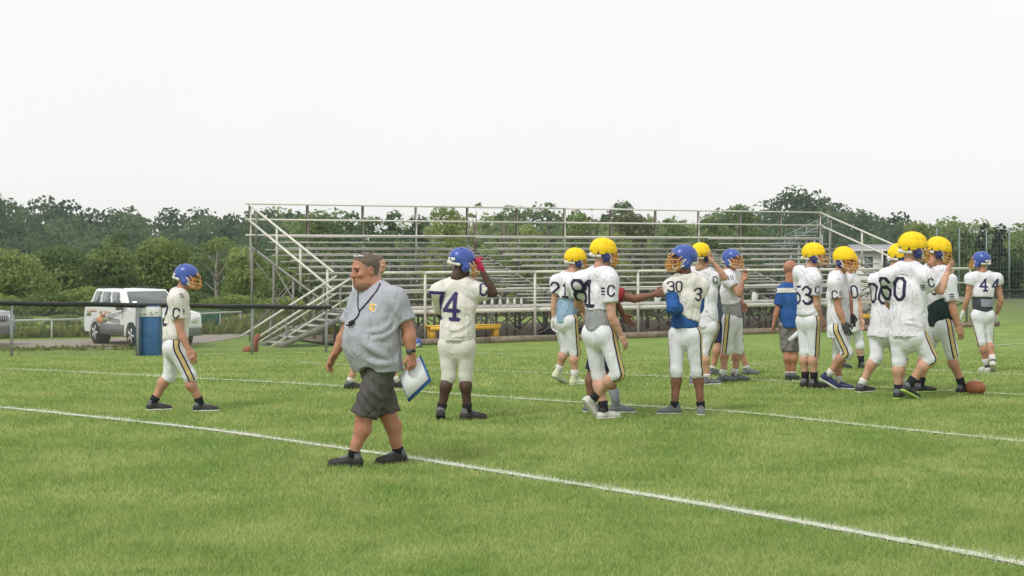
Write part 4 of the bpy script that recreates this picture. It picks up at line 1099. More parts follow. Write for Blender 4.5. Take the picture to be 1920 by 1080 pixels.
def grow(vq, weight, amount, seed=1):
    """a layer (hair, stubble) lying on part of a mesh; weight(v) in 0..1 says where"""
    v, q = vq; w = weight(v); keep = (w[q] > 0.01).all(1); q2 = q[keep]; ids, inv = np.unique(q2, return_inverse=True); q2 = inv.reshape(-1, 4); p = v[ids].copy()
    n = np.zeros_like(p); a, b_, c_, d_ = (p[q2[:, i]] for i in range(4)); f = np.cross(c_ - a, d_ - b_)
    for i in range(4): np.add.at(n, q2[:, i], f)
    n /= np.linalg.norm(n, axis=1)[:, None] + 1e-9
    r = np.random.default_rng(seed); return p + n * (amount * w[ids] * r.uniform(0.75, 1.2, len(p)) + 0.0006)[:, None], q2
HEAD = head_mesh(0.009); HEAD_FAT = head_mesh(0.005, 0.014)

def hair_mesh():
    g = SDF((-0.11, -0.14, -0.08), (0.11, 0.12, 0.15), 0.006)
    g.ell((0, -0.016, 0.040), (0.0800, 0.0985, 0.0870), k=0.01); g.ell((0, 0.10, -0.045), (0.105, 0.115, 0.105), k=0.012, op='s'); g.cut((0, 0, -0.055), (0, 0, -1))
    g.box((0, 0.09, -0.05), (0.2, 0.09, 0.085), 0.01, k=0.01, op='s'); g.wrinkle(0.0025, 160, 3)
    return g.mesh()
HAIRP = hair_mesh()
# helmets (same frame as the head)
def helmet_parts():
    P = {}
    g = SDF((-0.15, -0.18, -0.15), (0.15, 0.18, 0.17), 0.0078)
    g.ell((0, -0.012, 0.03), (0.122, 0.150, 0.128), k=0.03)
    g.cone((-0.075, 0.0, -0.06), (0.075, 0.0, -0.06), 0.052, 0.052, k=0.05)
    g.ell((0, -0.02, 0.02), (0.102, 0.128, 0.11), k=0.01, op='s')
    g.box((0, 0.15, -0.075), (0.084, 0.11, 0.115), 0.03, k=0.012, op='s')
    g.box((0, -0.03, -0.15), (0.085, 0.2, 0.07), 0.02, k=0.012, op='s')
    g.box((0, -0.14, -0.1), (0.2, 0.1, 0.06), 0.02, k=0.02, op='s')
    g.cut((0, 0, -0.108), (0, 0, -1))
    P['shell'] = g.mesh()
    m = MB()
    def bar(z, w, fy, n=9, rad=0.0055):
        a = np.linspace(-1, 1, n); m.tube([(w * math.sin(x * 1.45), 0.055 + (fy - 0.055) * max(0.0, math.cos(x * 1.45)) ** 0.7, z + 0.012 * abs(x)) for x in a], rad, 6)
    bar(-0.012, 0.108, 0.182); bar(-0.062, 0.110, 0.196); bar(-0.098, 0.104, 0.19); bar(-0.126, 0.085, 0.168)
    for s in (-1, 1):
        m.tube([(s * 0.03, 0.17, -0.012), (s * 0.03, 0.192, -0.062), (s * 0.028, 0.186, -0.098), (s * 0.026, 0.164, -0.126)], 0.0053, 6)
        m.tube([(s * 0.106, 0.06, 0.03), (s * 0.1, 0.105, -0.01), (s * 0.1, 0.105, -0.06), (s * 0.088, 0.1, -0.12)], 0.0053, 6)
        m.tube([(s * 0.112, 0.04, 0.0), (s * 0.108, 0.075, -0.03), (s * 0.1, 0.1, -0.1)], 0.0053, 6)
    m.tube([(-0.05, 0.12, 0.07), (-0.04, 0.155, 0.03), (0, 0.168, 0.015), (0.04, 0.155, 0.03), (0.05, 0.12, 0.07)], 0.007, 6)
    P['mask'] = m
    m = MB()
    for s in (-1, 1):
        m.tube([(s * 0.122, 0.0, -0.04), (s * 0.09, 0.075, -0.09), (0, 0.105, -0.115)], [0.009, 0.010, 0.016], 6)
        m.tube([(s * 0.118, 0.02, 0.0), (s * 0.09, 0.08, -0.075), (0, 0.108, -0.105)], [0.007, 0.008, 0.012], 6)
    P['strap'] = m
    g = SDF((-0.13, -0.17, -0.1), (0.13, 0.0, 0.0), 0.006)   # white rear bumper pad
    g.cone((-0.085, -0.075, -0.042), (0, -0.152, -0.036), 0.017, 0.021, k=0.02); g.cone((0.085, -0.075, -0.042), (0, -0.152, -0.036), 0.017, 0.021, k=0.02)
    P['pad'] = g.mesh()
    g = SDF((-0.17, -0.2, -0.06), (0.17, 0.2, 0.2), 0.007)   # padded soft cover
    g.ell((0, -0.008, 0.04), (0.129, 0.157, 0.137), k=0.02)
    g.ell((0, -0.012, 0.0), (0.112, 0.138, 0.12), k=0.01, op='s')
    g.cut((0, 0, -0.004), (0, 0.22, -1))
    sel = np.abs(g.F) < 0.03
    w = [g.ax[i][j] for i, j in enumerate(np.nonzero(sel))]
    th = np.arctan2(w[0], w[1] + 0.01); el = (w[2] - 0.0)
    g.F[sel] += 0.008 * (np.abs(np.sin(th * 4)) ** 0.35 * -1 + 0.6) + 0.006 * (np.abs(np.sin(el * 36)) ** 0.35 * -1 + 0.6)
    P['cover'] = g.mesh()
    return P
HP = helmet_parts()
def share(name, vq): return np_mesh(name, vq[0], vq[1], smooth=True)
ME_SHELLB = share('helmet_shell', HP['shell']); ME_SHELLN = share('helmet_shell_navy', HP['shell']); ME_PAD = share('helmet_pad', HP['pad']); ME_COVER = share('helmet_cover', HP['cover'])
ME_MASK = HP['mask'].mesh('face_mask', True); ME_STRAP = HP['strap'].mesh('chin_strap', True)
dm = MB()
dm.tube([(0.0, -0.158, 0.0), (0.0, -0.168, 0.0)], 0.018, 10)
for s in (-1, 1): dm.box((s * 0.052, -0.143, 0.0), (0.05, 0.012, 0.032), np.array([[math.cos(s * .5), -math.sin(s * .5), 0], [math.sin(s * .5), math.cos(s * .5), 0], [0, 0, 1]]))
ME_DECAL = dm.mesh('helmet_decal')
em = MB()
for s in (-1, 1):
    for k in range(3): em.tube([(s * 0.100, 0.005 + 0.02 * (k - 1), -0.035 + 0.012 * (k == 1)), (s * (0.1235 - 0.002 * abs(k - 1)), 0.005 + 0.02 * (k - 1), -0.035 + 0.012 * (k == 1))], 0.008, 8)
    em.tube([(s * 0.05, -0.07, 0.11), (s * 0.057, -0.076, 0.137)], 0.008, 8)
ME_EAR = em.mesh('ear_holes')

def set_matrix(o, Rm, loc, s=1.0):
    M = Matrix([[*(Rm[i] * s), loc[i]] for i in range(3)] + [[0, 0, 0, 1]]); o.matrix_local = M

def put_helmet(parent, Rm, loc, capped, s=1.0, kind=None):
    h = obj('helmet', ME_SHELLN if capped else ME_SHELLB, M_HNAVY if capped else M_HBLUE, parent)
    set_matrix(h, Rm, loc, s)
    obj('face_mask', ME_MASK, M_MASK, h); obj('chin_strap', ME_STRAP, M_STRAP, h); obj('neck_pad', ME_PAD, M_STRAP, h)
    if not capped: obj('vent_holes', ME_EAR, M_BLK, h)
    if capped: obj('padded_cover', ME_COVER, M_CAP, h)
    else: obj('rear_decal', ME_DECAL, M_STRAP, h)
    return h

# shoe: ankle above the origin heel, toe +y, sole at z = 0
def shoe_mesh():
    g = SDF((-0.06, -0.08, 0), (0.06, 0.23, 0.14), 0.007)
    g.cone((0, -0.035, 0.035), (0.004, 0.165, 0.03), 0.04, 0.04, k=0.02, sq=((0, 0, 1), 0.85))
    g.cone((0, -0.025, 0.05), (0, -0.01, 0.105), 0.042, 0.040, k=0.03)
    g.cone((0, 0.01, 0.075), (0, 0.12, 0.04), 0.032, 0.028, k=0.03)
    g.cut((0, 0, 0.012), (0, 0, -1)); g.cut((0, 0, 0.112), (0, 0, 1))
    u = g.mesh()
    g = SDF((-0.06, -0.09, -0.01), (0.06, 0.23, 0.04), 0.007)
    g.cone((0, -0.035, 0.012), (0.004, 0.168, 0.014), 0.045, 0.045, k=0.01, sq=((0, 0, 1), 0.45)); g.cut((0, 0, 0.0), (0, 0, -1))
    return u, g.mesh()
_u, _s = shoe_mesh()
def collar_mesh():
    g = SDF((-0.06, -0.08, 0), (0.06, 0.2, 0.14), 0.007)
    g.cone((0, -0.022, 0.06), (0, -0.010, 0.110), 0.0445, 0.0425, k=0.02); g.cone((0, 0.01, 0.083), (0, 0.125, 0.047), 0.028, 0.026, k=0.02)
    g.cut((0, 0, 0.05), (0, 0, -1)); g.cut((0, 0, 0.116), (0, 0, 1)); return g.mesh()
_c = collar_mesh()
SHOE_ME = {}
def put_shoe(parent, Rm, loc, up, so, s=1.0):
    co_ = M_SHOEB if up in (M_SHOEW,) else (M_SHOEG if up is M_SHOEB else up)
    for key, vq, mm in (('u' + up.name, _u, up), ('s' + so.name, _s, so), ('c' + co_.name, _c, co_)):
        if key not in SHOE_ME:
            SHOE_ME[key] = share('shoe', vq); SHOE_ME[key].materials.append(mm)
    h = obj('shoe', SHOE_ME['u' + up.name], None, parent); set_matrix(h, Rm, loc, s)
    obj('sole', SHOE_ME['s' + so.name], None, h); obj('collar', SHOE_ME['c' + co_.name], None, h); return h

# block numerals as stroke paths in a 1 x 1.5 box
OCT = [(.28, 0), (.72, 0), (1, .28), (1, 1.22), (.72, 1.5), (.28, 1.5), (0, 1.22), (0, .28), (.28, 0)]
GLYPH = {'0': [OCT], '1': [[(.2, 1.2), (.55, 1.5), (.55, 0)], [(.2, 0), (.9, 0)]],
         '2': [[(0, 1.15), (.0, 1.25), (.28, 1.5), (.72, 1.5), (1, 1.25), (1, .95), (0, .15), (0, 0), (1, 0)]],
         '3': [[(0, 1.25), (.28, 1.5), (.72, 1.5), (1, 1.25), (1, 1.0), (.75, .78), (.4, .78)], [(.75, .78), (1, .55), (1, .25), (.72, 0), (.28, 0), (0, .25)]],
         '4': [[(.78, 0), (.78, 1.5), (0, .48), (1.05, .48)], [(.5, 0), (1.05, 0)]],
         '5': [[(1, 1.5), (0, 1.5), (0, .85), (.7, .9), (1, .65), (1, .25), (.72, 0), (.28, 0), (0, .22)]],
         '6': [[(1, 1.25), (.72, 1.5), (.28, 1.5), (0, 1.22), (0, .28), (.28, 0), (.72, 0), (1, .28), (1, .6), (.72, .85), (.0, .8)]],
         '7': [[(0, 1.25), (0, 1.5), (1, 1.5), (.45, 0)], [(.2, 0), (.7, 0)]],
         '8': [[(.28, .78), (.72, .78), (1, 1.0), (1, 1.25), (.72, 1.5), (.28, 1.5), (0, 1.25), (0, 1.0), (.28, .78), (0, .55), (0, .25), (.28, 0), (.72, 0), (1, .25), (1, .55), (.72, .78)]],
         'C': [[(1, 1.1), (1, 1.22), (.72, 1.5), (.28, 1.5), (0, 1.22), (0, .28), (.28, 0), (.72, 0), (1, .28), (1, .4)]],
         '=': [[(0, 1.2), (.9, 1.2)], [(0, .75), (.9, .75)], [(0, .3), (.9, .3)]]}
def glyph_cells(text, height, stroke=0.2, gap=0.5, narrow=1.0):
    """centres of small square cells covering the text, in metres about its middle"""
    u = height / (1.5 + stroke); c = height / 30; W = len(text) * narrow + (len(text) - 1) * gap; out = []
    for i, ch in enumerate(text):
        x0 = i * (narrow + gap) - W / 2
        gx = np.arange(-stroke, narrow + stroke, c / u); gy = np.arange(-stroke, 1.5 + stroke, c / u)
        X, Y = np.meshgrid(gx, gy); d = np.full(X.shape, 9.0)
        for pl in GLYPH[ch]:
            for (ax, ay), (bx, by) in zip(pl[:-1], pl[1:]):
                ax2, bx2 = ax * narrow, bx * narrow; dx, dy = bx2 - ax2, by - ay
                t = np.clip(((X - ax2) * dx + (Y - ay) * dy) / (dx * dx + dy * dy), 0, 1)
                d = np.minimum(d, np.hypot(X - ax2 - t * dx, Y - ay - t * dy))
        s = d < stroke / 2
        out.append(np.column_stack([X[s] + x0, Y[s] - 0.75]) * u)
    return np.concatenate(out), c

def decal(name, cells, c, bvh, centre, nrm_dir, up, material, parent, off=0.004, tilt=0.0):
    n = nrm(nrm_dir); up = nrm(np.asarray(up) - n * np.dot(up, n)); rt = np.cross(up, n)
    if tilt: up, rt = up * math.cos(tilt) + rt * math.sin(tilt), rt * math.cos(tilt) - up * math.sin(tilt)
    V_ = []; Q_ = []; h = c * 0.56
    key = {}
    for x, y in cells:
        ids = []
        for sx, sy in ((-1, -1), (1, -1), (1, 1), (-1, 1)):
            o = centre + rt * (x + sx * h) + up * (y + sy * h) + n * 0.5
            loc, nn, _, dist = bvh.ray_cast(Vector(o), Vector(-n), 0.9)
            if loc is None or dist > 0.72: ids = None; break
            ids.append(np.array(loc) + np.array(nn) * off)
        if ids is None: continue
        k = len(V_); V_ += ids; Q_.append([k, k + 1, k + 2, k + 3])
    if not Q_: return None
    return obj(name, np_mesh(name, np.array(V_), Q_, smooth=True), material, parent)

UP = V(0, 0, 1)
def yawv(deg): return V(math.sin(R(deg)), math.cos(R(deg)), 0.0)
def rightv(deg): return V(math.cos(R(deg)), -math.sin(R(deg)), 0.0)

PG = {'p': 'football players in white practice kit', 'c': 'coaches on the field'}
def person(label, group, base_px, neck, pelvis, head, yaw, head_yaw, head_pitch=0, legs=None, arms=None, skin='tan', size=1.0, girth=1.0,
           helmet=None, jersey=None, under=None, pants=None, shorts=None, socks=(None, None), shoes=None, gloves=(None, None), belly=0.0,
           numbers=(), stripes=True, vox=0.0135, hem=None, under_hem=None, sleeve=0.62, shoulder_w=0.185, fat_head=False, hem_tilt=0.0, hip_yaw=None, pads=True, seed=1, D=None, bald=True, hair=None, hs=1.0, under_sleeve=0.1, folds=(), short_len=1.0, notch=None):
    """neck / pelvis / head / joints are photo pixels (px, py[, depth offset]); L = the person's left, R = right"""
    b = hit_ground(*base_px) if D is None else V((base_px[0] - 960) / FOC * D, D, gz((base_px[0] - 960) / FOC * D, D))
    D = b[1]; Q = lambda p: at(p[0], p[1], D + (p[2] if len(p) > 2 else 0.0)) - b
    S = size
    root = empty('person', tuple(b), label, 'person', group)
    hy = yaw if hip_yaw is None else hip_yaw
    fw, rt = yawv(yaw), rightv(yaw); hf, hr = yawv(hy), rightv(hy)
    N, Pv, Hd = Q(neck), Q(pelvis), Q(head)
    spine = nrm(N - Pv)
    J = {}
    for sgn, k in ((-1, 'L'), (1, 'R')):
        A = arms[k]
        J['sh' + k] = Q(A[0]) if len(A) > 2 and A[0] is not None else N + rt * sgn * shoulder_w * S - spine * 0.055 * S
        J['el' + k] = Q(A[-2]); J['wr' + k] = Q(A[-1])
        J['hip' + k] = Pv + hr * sgn * 0.092 * S * girth ** 0.5
        G = legs[k]; J['kn' + k] = Q(G['knee'])
        an = Q(G['ankle'])
        if G.get('plant', True): an[2] = gz(b[0] + an[0], b[1] + an[1]) - b[2] + 0.098 * S
        J['an' + k] = an
    C, Wt = lerp(N, Pv, 0.38), lerp(N, Pv, 0.76)
    lo = np.min(np.array(list(J.values()) + [N, Pv, Hd]), 0) - 0.3; hi = np.max(np.array(list(J.values()) + [N, Pv, Hd]), 0) + 0.3
    sqf = (fw, 0.68)
    # ---- body: one skinned surface
    g = SDF(lo, hi, max(vox, 0.0105) * 1.22)
    g.cone(N - spine * 0.06, C, 0.085 * S, 0.135 * S * girth, sq=sqf, k=0.05); g.cone(C, Wt, 0.135 * S * girth, 0.12 * S * girth, sq=sqf, k=0.05)
    g.cone(Wt, Pv, 0.12 * S * girth, 0.13 * S * girth, sq=sqf, k=0.05)
    if belly: g.ell(lerp(C, Pv, 0.55) + fw * 0.1, V(0.15, 0.15, 0.19) + belly * 0.5, k=0.08)
    hd_dir = nrm(Hd - N)
    g.cone(N - spine * 0.04, Hd - hd_dir * 0.03, 0.06 * S * girth ** 0.5, 0.054 * S * girth ** 0.5, k=0.03)
    for k in 'LR':
        sh, el, wr, hip, kn, an = (J[x + k] for x in ('sh', 'el', 'wr', 'hip', 'kn', 'an')); gg = girth ** 0.6
        g.cone(lerp(N, sh, 0.3) - spine * 0.02, sh, 0.06 * S, 0.062 * S * gg, k=0.05)
        g.cone(sh, el, 0.056 * S * gg, 0.041 * S * gg, k=0.025)
        mid = lerp(el, wr, 0.28); g.cone(el, mid, 0.040 * S * gg, 0.043 * S * gg, k=0.015); g.cone(mid, wr, 0.043 * S * gg, 0.027 * S * gg, k=0.015)
        g.cone(hip, kn, 0.088 * S * gg, 0.056 * S * gg, k=0.04)
        gg = girth ** 0.38
        sh_d = nrm(an - kn); back = -hf + sh_d * np.dot(hf, sh_d); back = nrm(back)
        cf = lerp(kn, an, 0.30) + back * 0.018 * S
        g.cone(kn, cf, 0.054 * S * gg, 0.058 * S * gg, k=0.025); g.cone(cf, lerp(kn, an, 0.72), 0.058 * S * gg, 0.040 * S * gg, k=0.03)
        g.cone(lerp(kn, an, 0.7), an, 0.040 * S * gg, 0.036 * S * gg, k=0.02)
    parts = [g.mesh()]
    hfw = yawv(head_yaw) * math.cos(R(head_pitch)) + UP * math.sin(R(head_pitch)); HR = np.stack([rightv(head_yaw), hfw, np.cross(rightv(head_yaw), hfw)], 1)
    hv, hq = HEAD_FAT if fat_head else HEAD
    parts.append((hv * S * hs @ HR.T + Hd, hq))
    for sgn, k in ((-1, 'L'), (1, 'R')):
        d = nrm(J['wr' + k] - J['el' + k]); A = arms[k]
        pose = arms.get('pose' + k, 'relax'); th = arms.get('thumb' + k)
        FR = frame(d, fw if th is None else th)
        v, q = HANDS[pose]; v = v * S * V(1, 1, 1 if sgn > 0 else -1)
        if sgn < 0: q = q[:, ::-1]
        gl = gloves[0 if k == 'L' else 1]
        vw = v @ FR.T + J['wr' + k]
        if gl is None: parts.append((vw, q))
        else:
            vw = (v * 1.1) @ FR.T + J['wr' + k]; obj('glove', np_mesh('glove', vw, q, smooth=True), gl, root)
        J['hand' + k] = J['wr' + k] + d * 0.08; J['hf' + k] = FR
    v, q = lift_mesh(parts)
    body = obj('body', np_mesh('body', v, q, smooth=True), M_SKIN[skin], root)
    J.update(N=N, P=Pv, Hd=Hd, HR=HR, fw=fw, rt=rt, root=root, b=b, D=D, Q=Q, body=body)
    # ---- trousers or shorts
    low = pants or shorts
    if low:
        g = SDF(lo, hi, vox); gg = girth ** 0.6
        g.cone(lerp(Pv, N, 0.3), Pv - spine * 0.02, 0.13 * S * girth, (0.146 if pants else 0.135) * S * girth, sq=(hf, 0.74), k=0.05)
        for s_, k in ((-1, 'L'), (1, 'R')):
            hip, kn, an = J['hip' + k], J['kn' + k], J['an' + k]
            if pants:
                g.ell(hip - hf * 0.04 * S - UP * 0.01, V(0.078, 0.08, 0.095) * S * gg, k=0.05)
                g.cone(hip, kn, 0.099 * S * gg, 0.068 * S * gg, k=0.035, cuts=[(kn + nrm(an - kn) * 0.2, an - kn)])
                g.cone(kn, lerp(kn, an, 0.26), 0.068 * S * gg, 0.063 * S * gg, k=0.02, cuts=[(lerp(kn, an, 0.2), an - kn)])
                g.ell(kn + hf * 0.02, V(0.055, 0.055, 0.08) * S * gg, k=0.03)
            else:
                e = lerp(hip, kn, short_len); d = e - hip
                g.cone(hip, e + nrm(d) * 0.12, 0.099 * S * gg, 0.092 * S * gg, k=0.04, cuts=[(e, d)])
        g.wrinkle(0.0028 if pants else 0.012, 24 if pants else 24, seed + 5, (1, 1, 0.8))
        v, q = g.mesh(); pm = obj('pants' if pants else 'shorts', np_mesh('pants', v, q, smooth=True), low, root)
        if pants and stripes:
            bv = BVHTree.FromPolygons([Vector(x) for x in v], [tuple(int(i) for i in x) for x in q])
            for s_, k in ((-1, 'L'), (1, 'R')):
                hip, kn, an = J['hip' + k], J['kn' + k], J['an' + k]
                top = hip + spine * 0.13 * S; end = lerp(kn, an, 0.16)
                path = [top, hip, lerp(hip, kn, 0.5), kn, end]
                path = catmull(path, 8)
                side = hr * s_
                for mat_, offs in ((M_GOLD, [(-0.020, 0.020)]), (M_NAVY, [(-0.036, -0.020), (0.020, 0.036)])):
                    VV = []; QQ = []
                    for o0, o1 in offs:
                        prev = None
                        for i, p in enumerate(path):
                            tng = nrm(path[min(i + 1, len(path) - 1)] - path[max(i - 1, 0)])
                            out = nrm(side - tng * np.dot(side, tng)); acr = np.cross(tng, out); row = []
                            for f in (o0, (o0 + o1) / 2, o1):
                                o = p + acr * f * S + out * 0.4
                                loc, nn, _, dist = bv.ray_cast(Vector(o), Vector(-out), 0.6)
                                row.append(None if loc is None else np.array(loc) + out * 0.004)
                            if all(r_ is not None for r_ in row):
                                base = len(VV); VV += row
                                if prev is not None: QQ += [[prev, prev + 1, base + 1, base], [prev + 1, prev + 2, base + 2, base + 1]]
                                prev = base
                            else: prev = None
                    if QQ: obj('stripe', np_mesh('stripe', np.array(VV), QQ, smooth=True), mat_, pm)
    # ---- undershirt and jersey
    def shirt(material, name, hem_pt, infl, padded, slv, sd, tilt=0.0, long_=False, wr_amp=0.008):
        g = SDF(lo, hi, vox); i_ = infl
        g.cone(N - spine * 0.07, C, (0.10 + i_) * S, (0.150 + i_) * S * girth, sq=(fw, 0.76), k=0.06); g.cone(C, Wt, (0.150 + i_) * S * girth, (0.145 + i_) * S * girth, sq=(fw, 0.76), k=0.05)
        g.cone(Wt, Pv - spine * 0.25, (0.145 + i_) * S * girth, (0.172 + i_) * S * girth, sq=(fw, 0.8), k=0.05)
        if belly: g.ell(lerp(C, Pv, 0.52) + fw * 0.09, V(0.185, 0.185, 0.22) + belly, k=0.10); g.ell(lerp(C, Pv, 0.15) + fw * 0.04, V(0.17, 0.15, 0.17), k=0.08)
        if padded:
            g.cone(N - rt * 0.05 - spine * 0.06, N + rt * 0.05 - spine * 0.06, 0.105 * S, 0.105 * S, k=0.05, sq=(fw, 0.95))
            for k in 'LR':
                sh = J['sh' + k]; g.cone(lerp(N, sh, 0.35) - spine * 0.02, sh + spine * 0.02, 0.10 * S, 0.094 * S, k=0.06, sq=(fw, 0.95))
        else:
            for k in 'LR': g.cone(lerp(N, J['sh' + k], 0.25) - spine * 0.02, J['sh' + k], 0.075 * S * girth ** 0.5, 0.085 * S * girth ** 0.5, k=0.06)
        if hem_pt is not None: g.cut(hem_pt, -UP + rt * tilt)
        for k in 'LR':
            sh, el = J['sh' + k], J['el' + k]; e = lerp(sh, el, slv); d = nrm(el - sh)
            if slv < 0.2: continue
            r0 = (0.092 if padded else 0.082) * S * girth ** 0.4; r1 = (0.080 if padded else 0.086) * S * girth ** 0.4
            if slv > 1: g.cone(sh, el, 0.075 * S, 0.078 * S, k=0.04); g.cone(el, J['wr' + k], 0.078 * S, 0.05 * S, k=0.03); continue
            g.cone(sh - d * 0.02, e + d * 0.1, r0, r1, k=0.05, cuts=[(e, d)])
        # neck opening
        g.cone(N + nrm(Hd - N) * 0.055, N + nrm(Hd - N) * 0.3, 0.07 * S, 0.085 * S, k=0.01, op='s')
        g.wrinkle(wr_amp, 15 if padded else 20, sd, (1, 1, 0.6)); g.wrinkle(wr_amp * (0.16 if padded else 0.4), 44, sd + 3, (1, 1, 0.5))
        if name != 'undershirt':
            if notch:
                v, q = g.mesh(); bt = BVHTree.FromPolygons([Vector(x) for x in v], [tuple(int(i) for i in x) for x in q])
                o = V(0, 0, EYE) - b; dd_ = nrm(at(notch[0], notch[1], D) - b - o); loc, nn, _, _ = bt.ray_cast(Vector(o), Vector(dd_), 100)
                if loc is not None: g.ell(np.array(loc) - UP * notch[2] * 0.9, V(notch[2] * 1.25, 0.16, notch[2]), k=0.012, op='s')
            for fl in folds:   # pulled folds in the cloth
                v, q = g.mesh(); bt = BVHTree.FromPolygons([Vector(x) for x in v], [tuple(int(i) for i in x) for x in q]); P_ = []
                for px, py in fl[:-1]:
                    o = V(0, 0, EYE) - b; dd_ = nrm(at(px, py, D) - b - o); loc, nn, _, _ = bt.ray_cast(Vector(o), Vector(dd_), 100)
                    if loc is not None: P_.append(np.array(loc) - np.array(nn) * fl[-1] * 0.35)
                if len(P_) > 1:
                    P_ = catmull(P_, 4); n_ = len(P_)
                    for i in range(n_ - 1):
                        w0 = math.sin(math.pi * (0.08 + 0.84 * i / n_)); w1 = math.sin(math.pi * (0.08 + 0.84 * (i + 1) / n_))
                        g.cone(P_[i], P_[i + 1], fl[-1] * w0, fl[-1] * w1, k=0.018)
        v, q = g.mesh()
        return obj(name, np_mesh(name, v, q, smooth=True), material, root), BVHTree.FromPolygons([Vector(x) for x in v], [tuple(int(i) for i in x) for x in q])
    if under:
        shirt(under, 'undershirt', Q(under_hem), 0.004, False, under_sleeve, seed + 30)
    if jersey:
        jo, bv = shirt(jersey, 'jersey' if pads else 'shirt', Q(hem) if hem else None, 0.016, pads, sleeve, seed, hem_tilt)
        J['bvh'] = bv; J['shirt'] = jo
        for item in numbers:
            txt, px, py, hgt, ndir = item[:5]; mm = item[5] if len(item) > 5 else M_NAVY; tl = item[6] if len(item) > 6 else 0.0; nar = item[7] if len(item) > 7 else 0.85
            o = V(0, 0, EYE) - b; d = nrm(at(px, py, D) - b - o)
            loc, nn, _, _ = bv.ray_cast(Vector(o), Vector(d), 200)
            if loc is None: continue
            nd = yawv(ndir) if ndir is not None else np.array(nn)
            n_ = nrm(nd); up_ = nrm(spine - n_ * np.dot(spine, n_)); rt_ = np.cross(up_, n_)
            for i_, ch in enumerate(txt):   # each figure is its own print
                u_ = hgt / 1.74; dx = (i_ - (len(txt) - 1) / 2) * (nar + 0.42) * u_
                cells, c = glyph_cells(ch, hgt, 0.215, 0.42, nar)
                decal('number_print' if ch.isdigit() else 'sleeve_print', cells, c, bv, np.array(loc) + rt_ * dx, nd, spine, mm, jo, tilt=tl)
    # ---- socks and shoes
    for i, k in enumerate('LR'):
        G = legs[k]; an, kn = J['an' + k], J['kn' + k]
        sk = socks[i]
        if sk:
            top = lerp(an, kn, sk[1]); m = MB()
            m.tube([an - nrm(kn - an) * 0.03, lerp(an, top, 0.5), top - nrm(kn - an) * 0.012, top], [0.043 * S, 0.045 * S + 0.01 * sk[1], 0.048 * S + 0.02 * sk[1], 0.044 * S + 0.02 * sk[1]], 12); m.build('sock', sk[0], root, True)
        if shoes:
            fy = G.get('yaw', hy); pit = G.get('pitch', 0.0)
            f = yawv(fy) * math.cos(R(pit)) + UP * math.sin(R(pit)); r_ = rightv(fy); u = np.cross(r_, f)
            put_shoe(root, np.stack([r_, f, u], 1), an - u * 0.098 * S, shoes[0], shoes[1], S)
    if hair: obj('hair', np_mesh('hair', (HAIRP[0] * S * hs) @ HR.T + Hd, HAIRP[1], smooth=True), hair, root)
    if helmet: put_helmet(root, HR, Hd + HR @ V(0, 0.0, 0.012), helmet == 'cap', 0.95 * S * hs)
    return J
def L_(knee, ankle, yaw, **k): return dict(knee=knee, ankle=ankle, yaw=yaw, **k)
# ------------------------------------------------------------------ the people in the photograph
# the coach walking left in front
co = person('heavy coach in grey tee and charcoal shorts walking left with a clipboard', PG['c'], (690, 872), (705, 536), (709, 682), (684, 507), 243, 234, -8, hs=1.13,
    legs=dict(L=L_((682, 783, -0.08), (663, 858, -0.10), 268), R=L_((728, 780, 0.08), (747, 852, 0.12), 238)),
    arms=dict(L=[(742, 563, -0.12), (767, 622, -0.12), (771, 664, -0.14)], R=[(677, 562, 0.12), (648, 626, 0.16), (629, 662, 0.14)], poseL='grip', poseR='relax', thumbL=V(-0.6, -0.6, 0), thumbR=V(-0.5, -0.8, 0)),
    skin='red', size=1.02, girth=1.42, shorts=M_SHORT, jersey=M_GREYT, pads=False, sleeve=0.72, hem=(705, 697), belly=0.03, shoes=(M_SHOEB, M_SOLEB), socks=((M_SOCKB, 0.1), (M_SOCKB, 0.1)),
    vox=0.0105, fat_head=True, seed=4, shoulder_w=0.2, short_len=0.98, notch=(688, 690, 0.06),
    folds=[[(674, 640), (699, 655), (726, 671), 0.030], [(686, 676), (712, 683), (738, 680), 0.028], [(735, 604), (716, 618), (692, 622), 0.024], [(744, 616), (722, 630), (698, 636), 0.022], [(733, 560), (742, 578), (749, 598), 0.022], [(752, 640), (745, 668), (748, 690), 0.024], [(662, 600), (655, 618), (652, 640), 0.012]])
hR, hd, root = co['HR'], co['Hd'], co['root']
HS = 1.02 * 1.13
def on_head(v, k=1.0): return (np.asarray(v) * HS) @ hR.T + hd
def hair_w(v):
    x, y, z = v[:, 0], v[:, 1], v[:, 2]
    line = np.interp(y, [-0.11, -0.035, -0.02, 0.03, 0.05, 0.075, 0.1], [-0.06, -0.05, 0.02, 0.03, 0.062, 0.092, 0.11])
    return np.clip((z - line) / 0.03, 0, 1)
def stub_w(v):
    x, y, z = v[:, 0], v[:, 1], v[:, 2]
    return np.clip((-0.052 - 0.35 * np.abs(x) - z) / 0.012, 0, 1) * np.clip((y - 0.01) / 0.02, 0, 1) * (z > -0.135)
v_, q_ = grow(HEAD_FAT, hair_w, 0.009, 2); obj('hair', np_mesh('hair', on_head(v_), q_, smooth=True), M_HAIR, root)
v_, q_ = grow(HEAD_FAT, stub_w, 0.0015, 3); obj('stubble', np_mesh('stubble', on_head(v_), q_, smooth=True), mat('grey_stubble', (0.31, 0.155, 0.105), 0.8, 0.2, 60, col2=(0.40, 0.22, 0.155)), root)
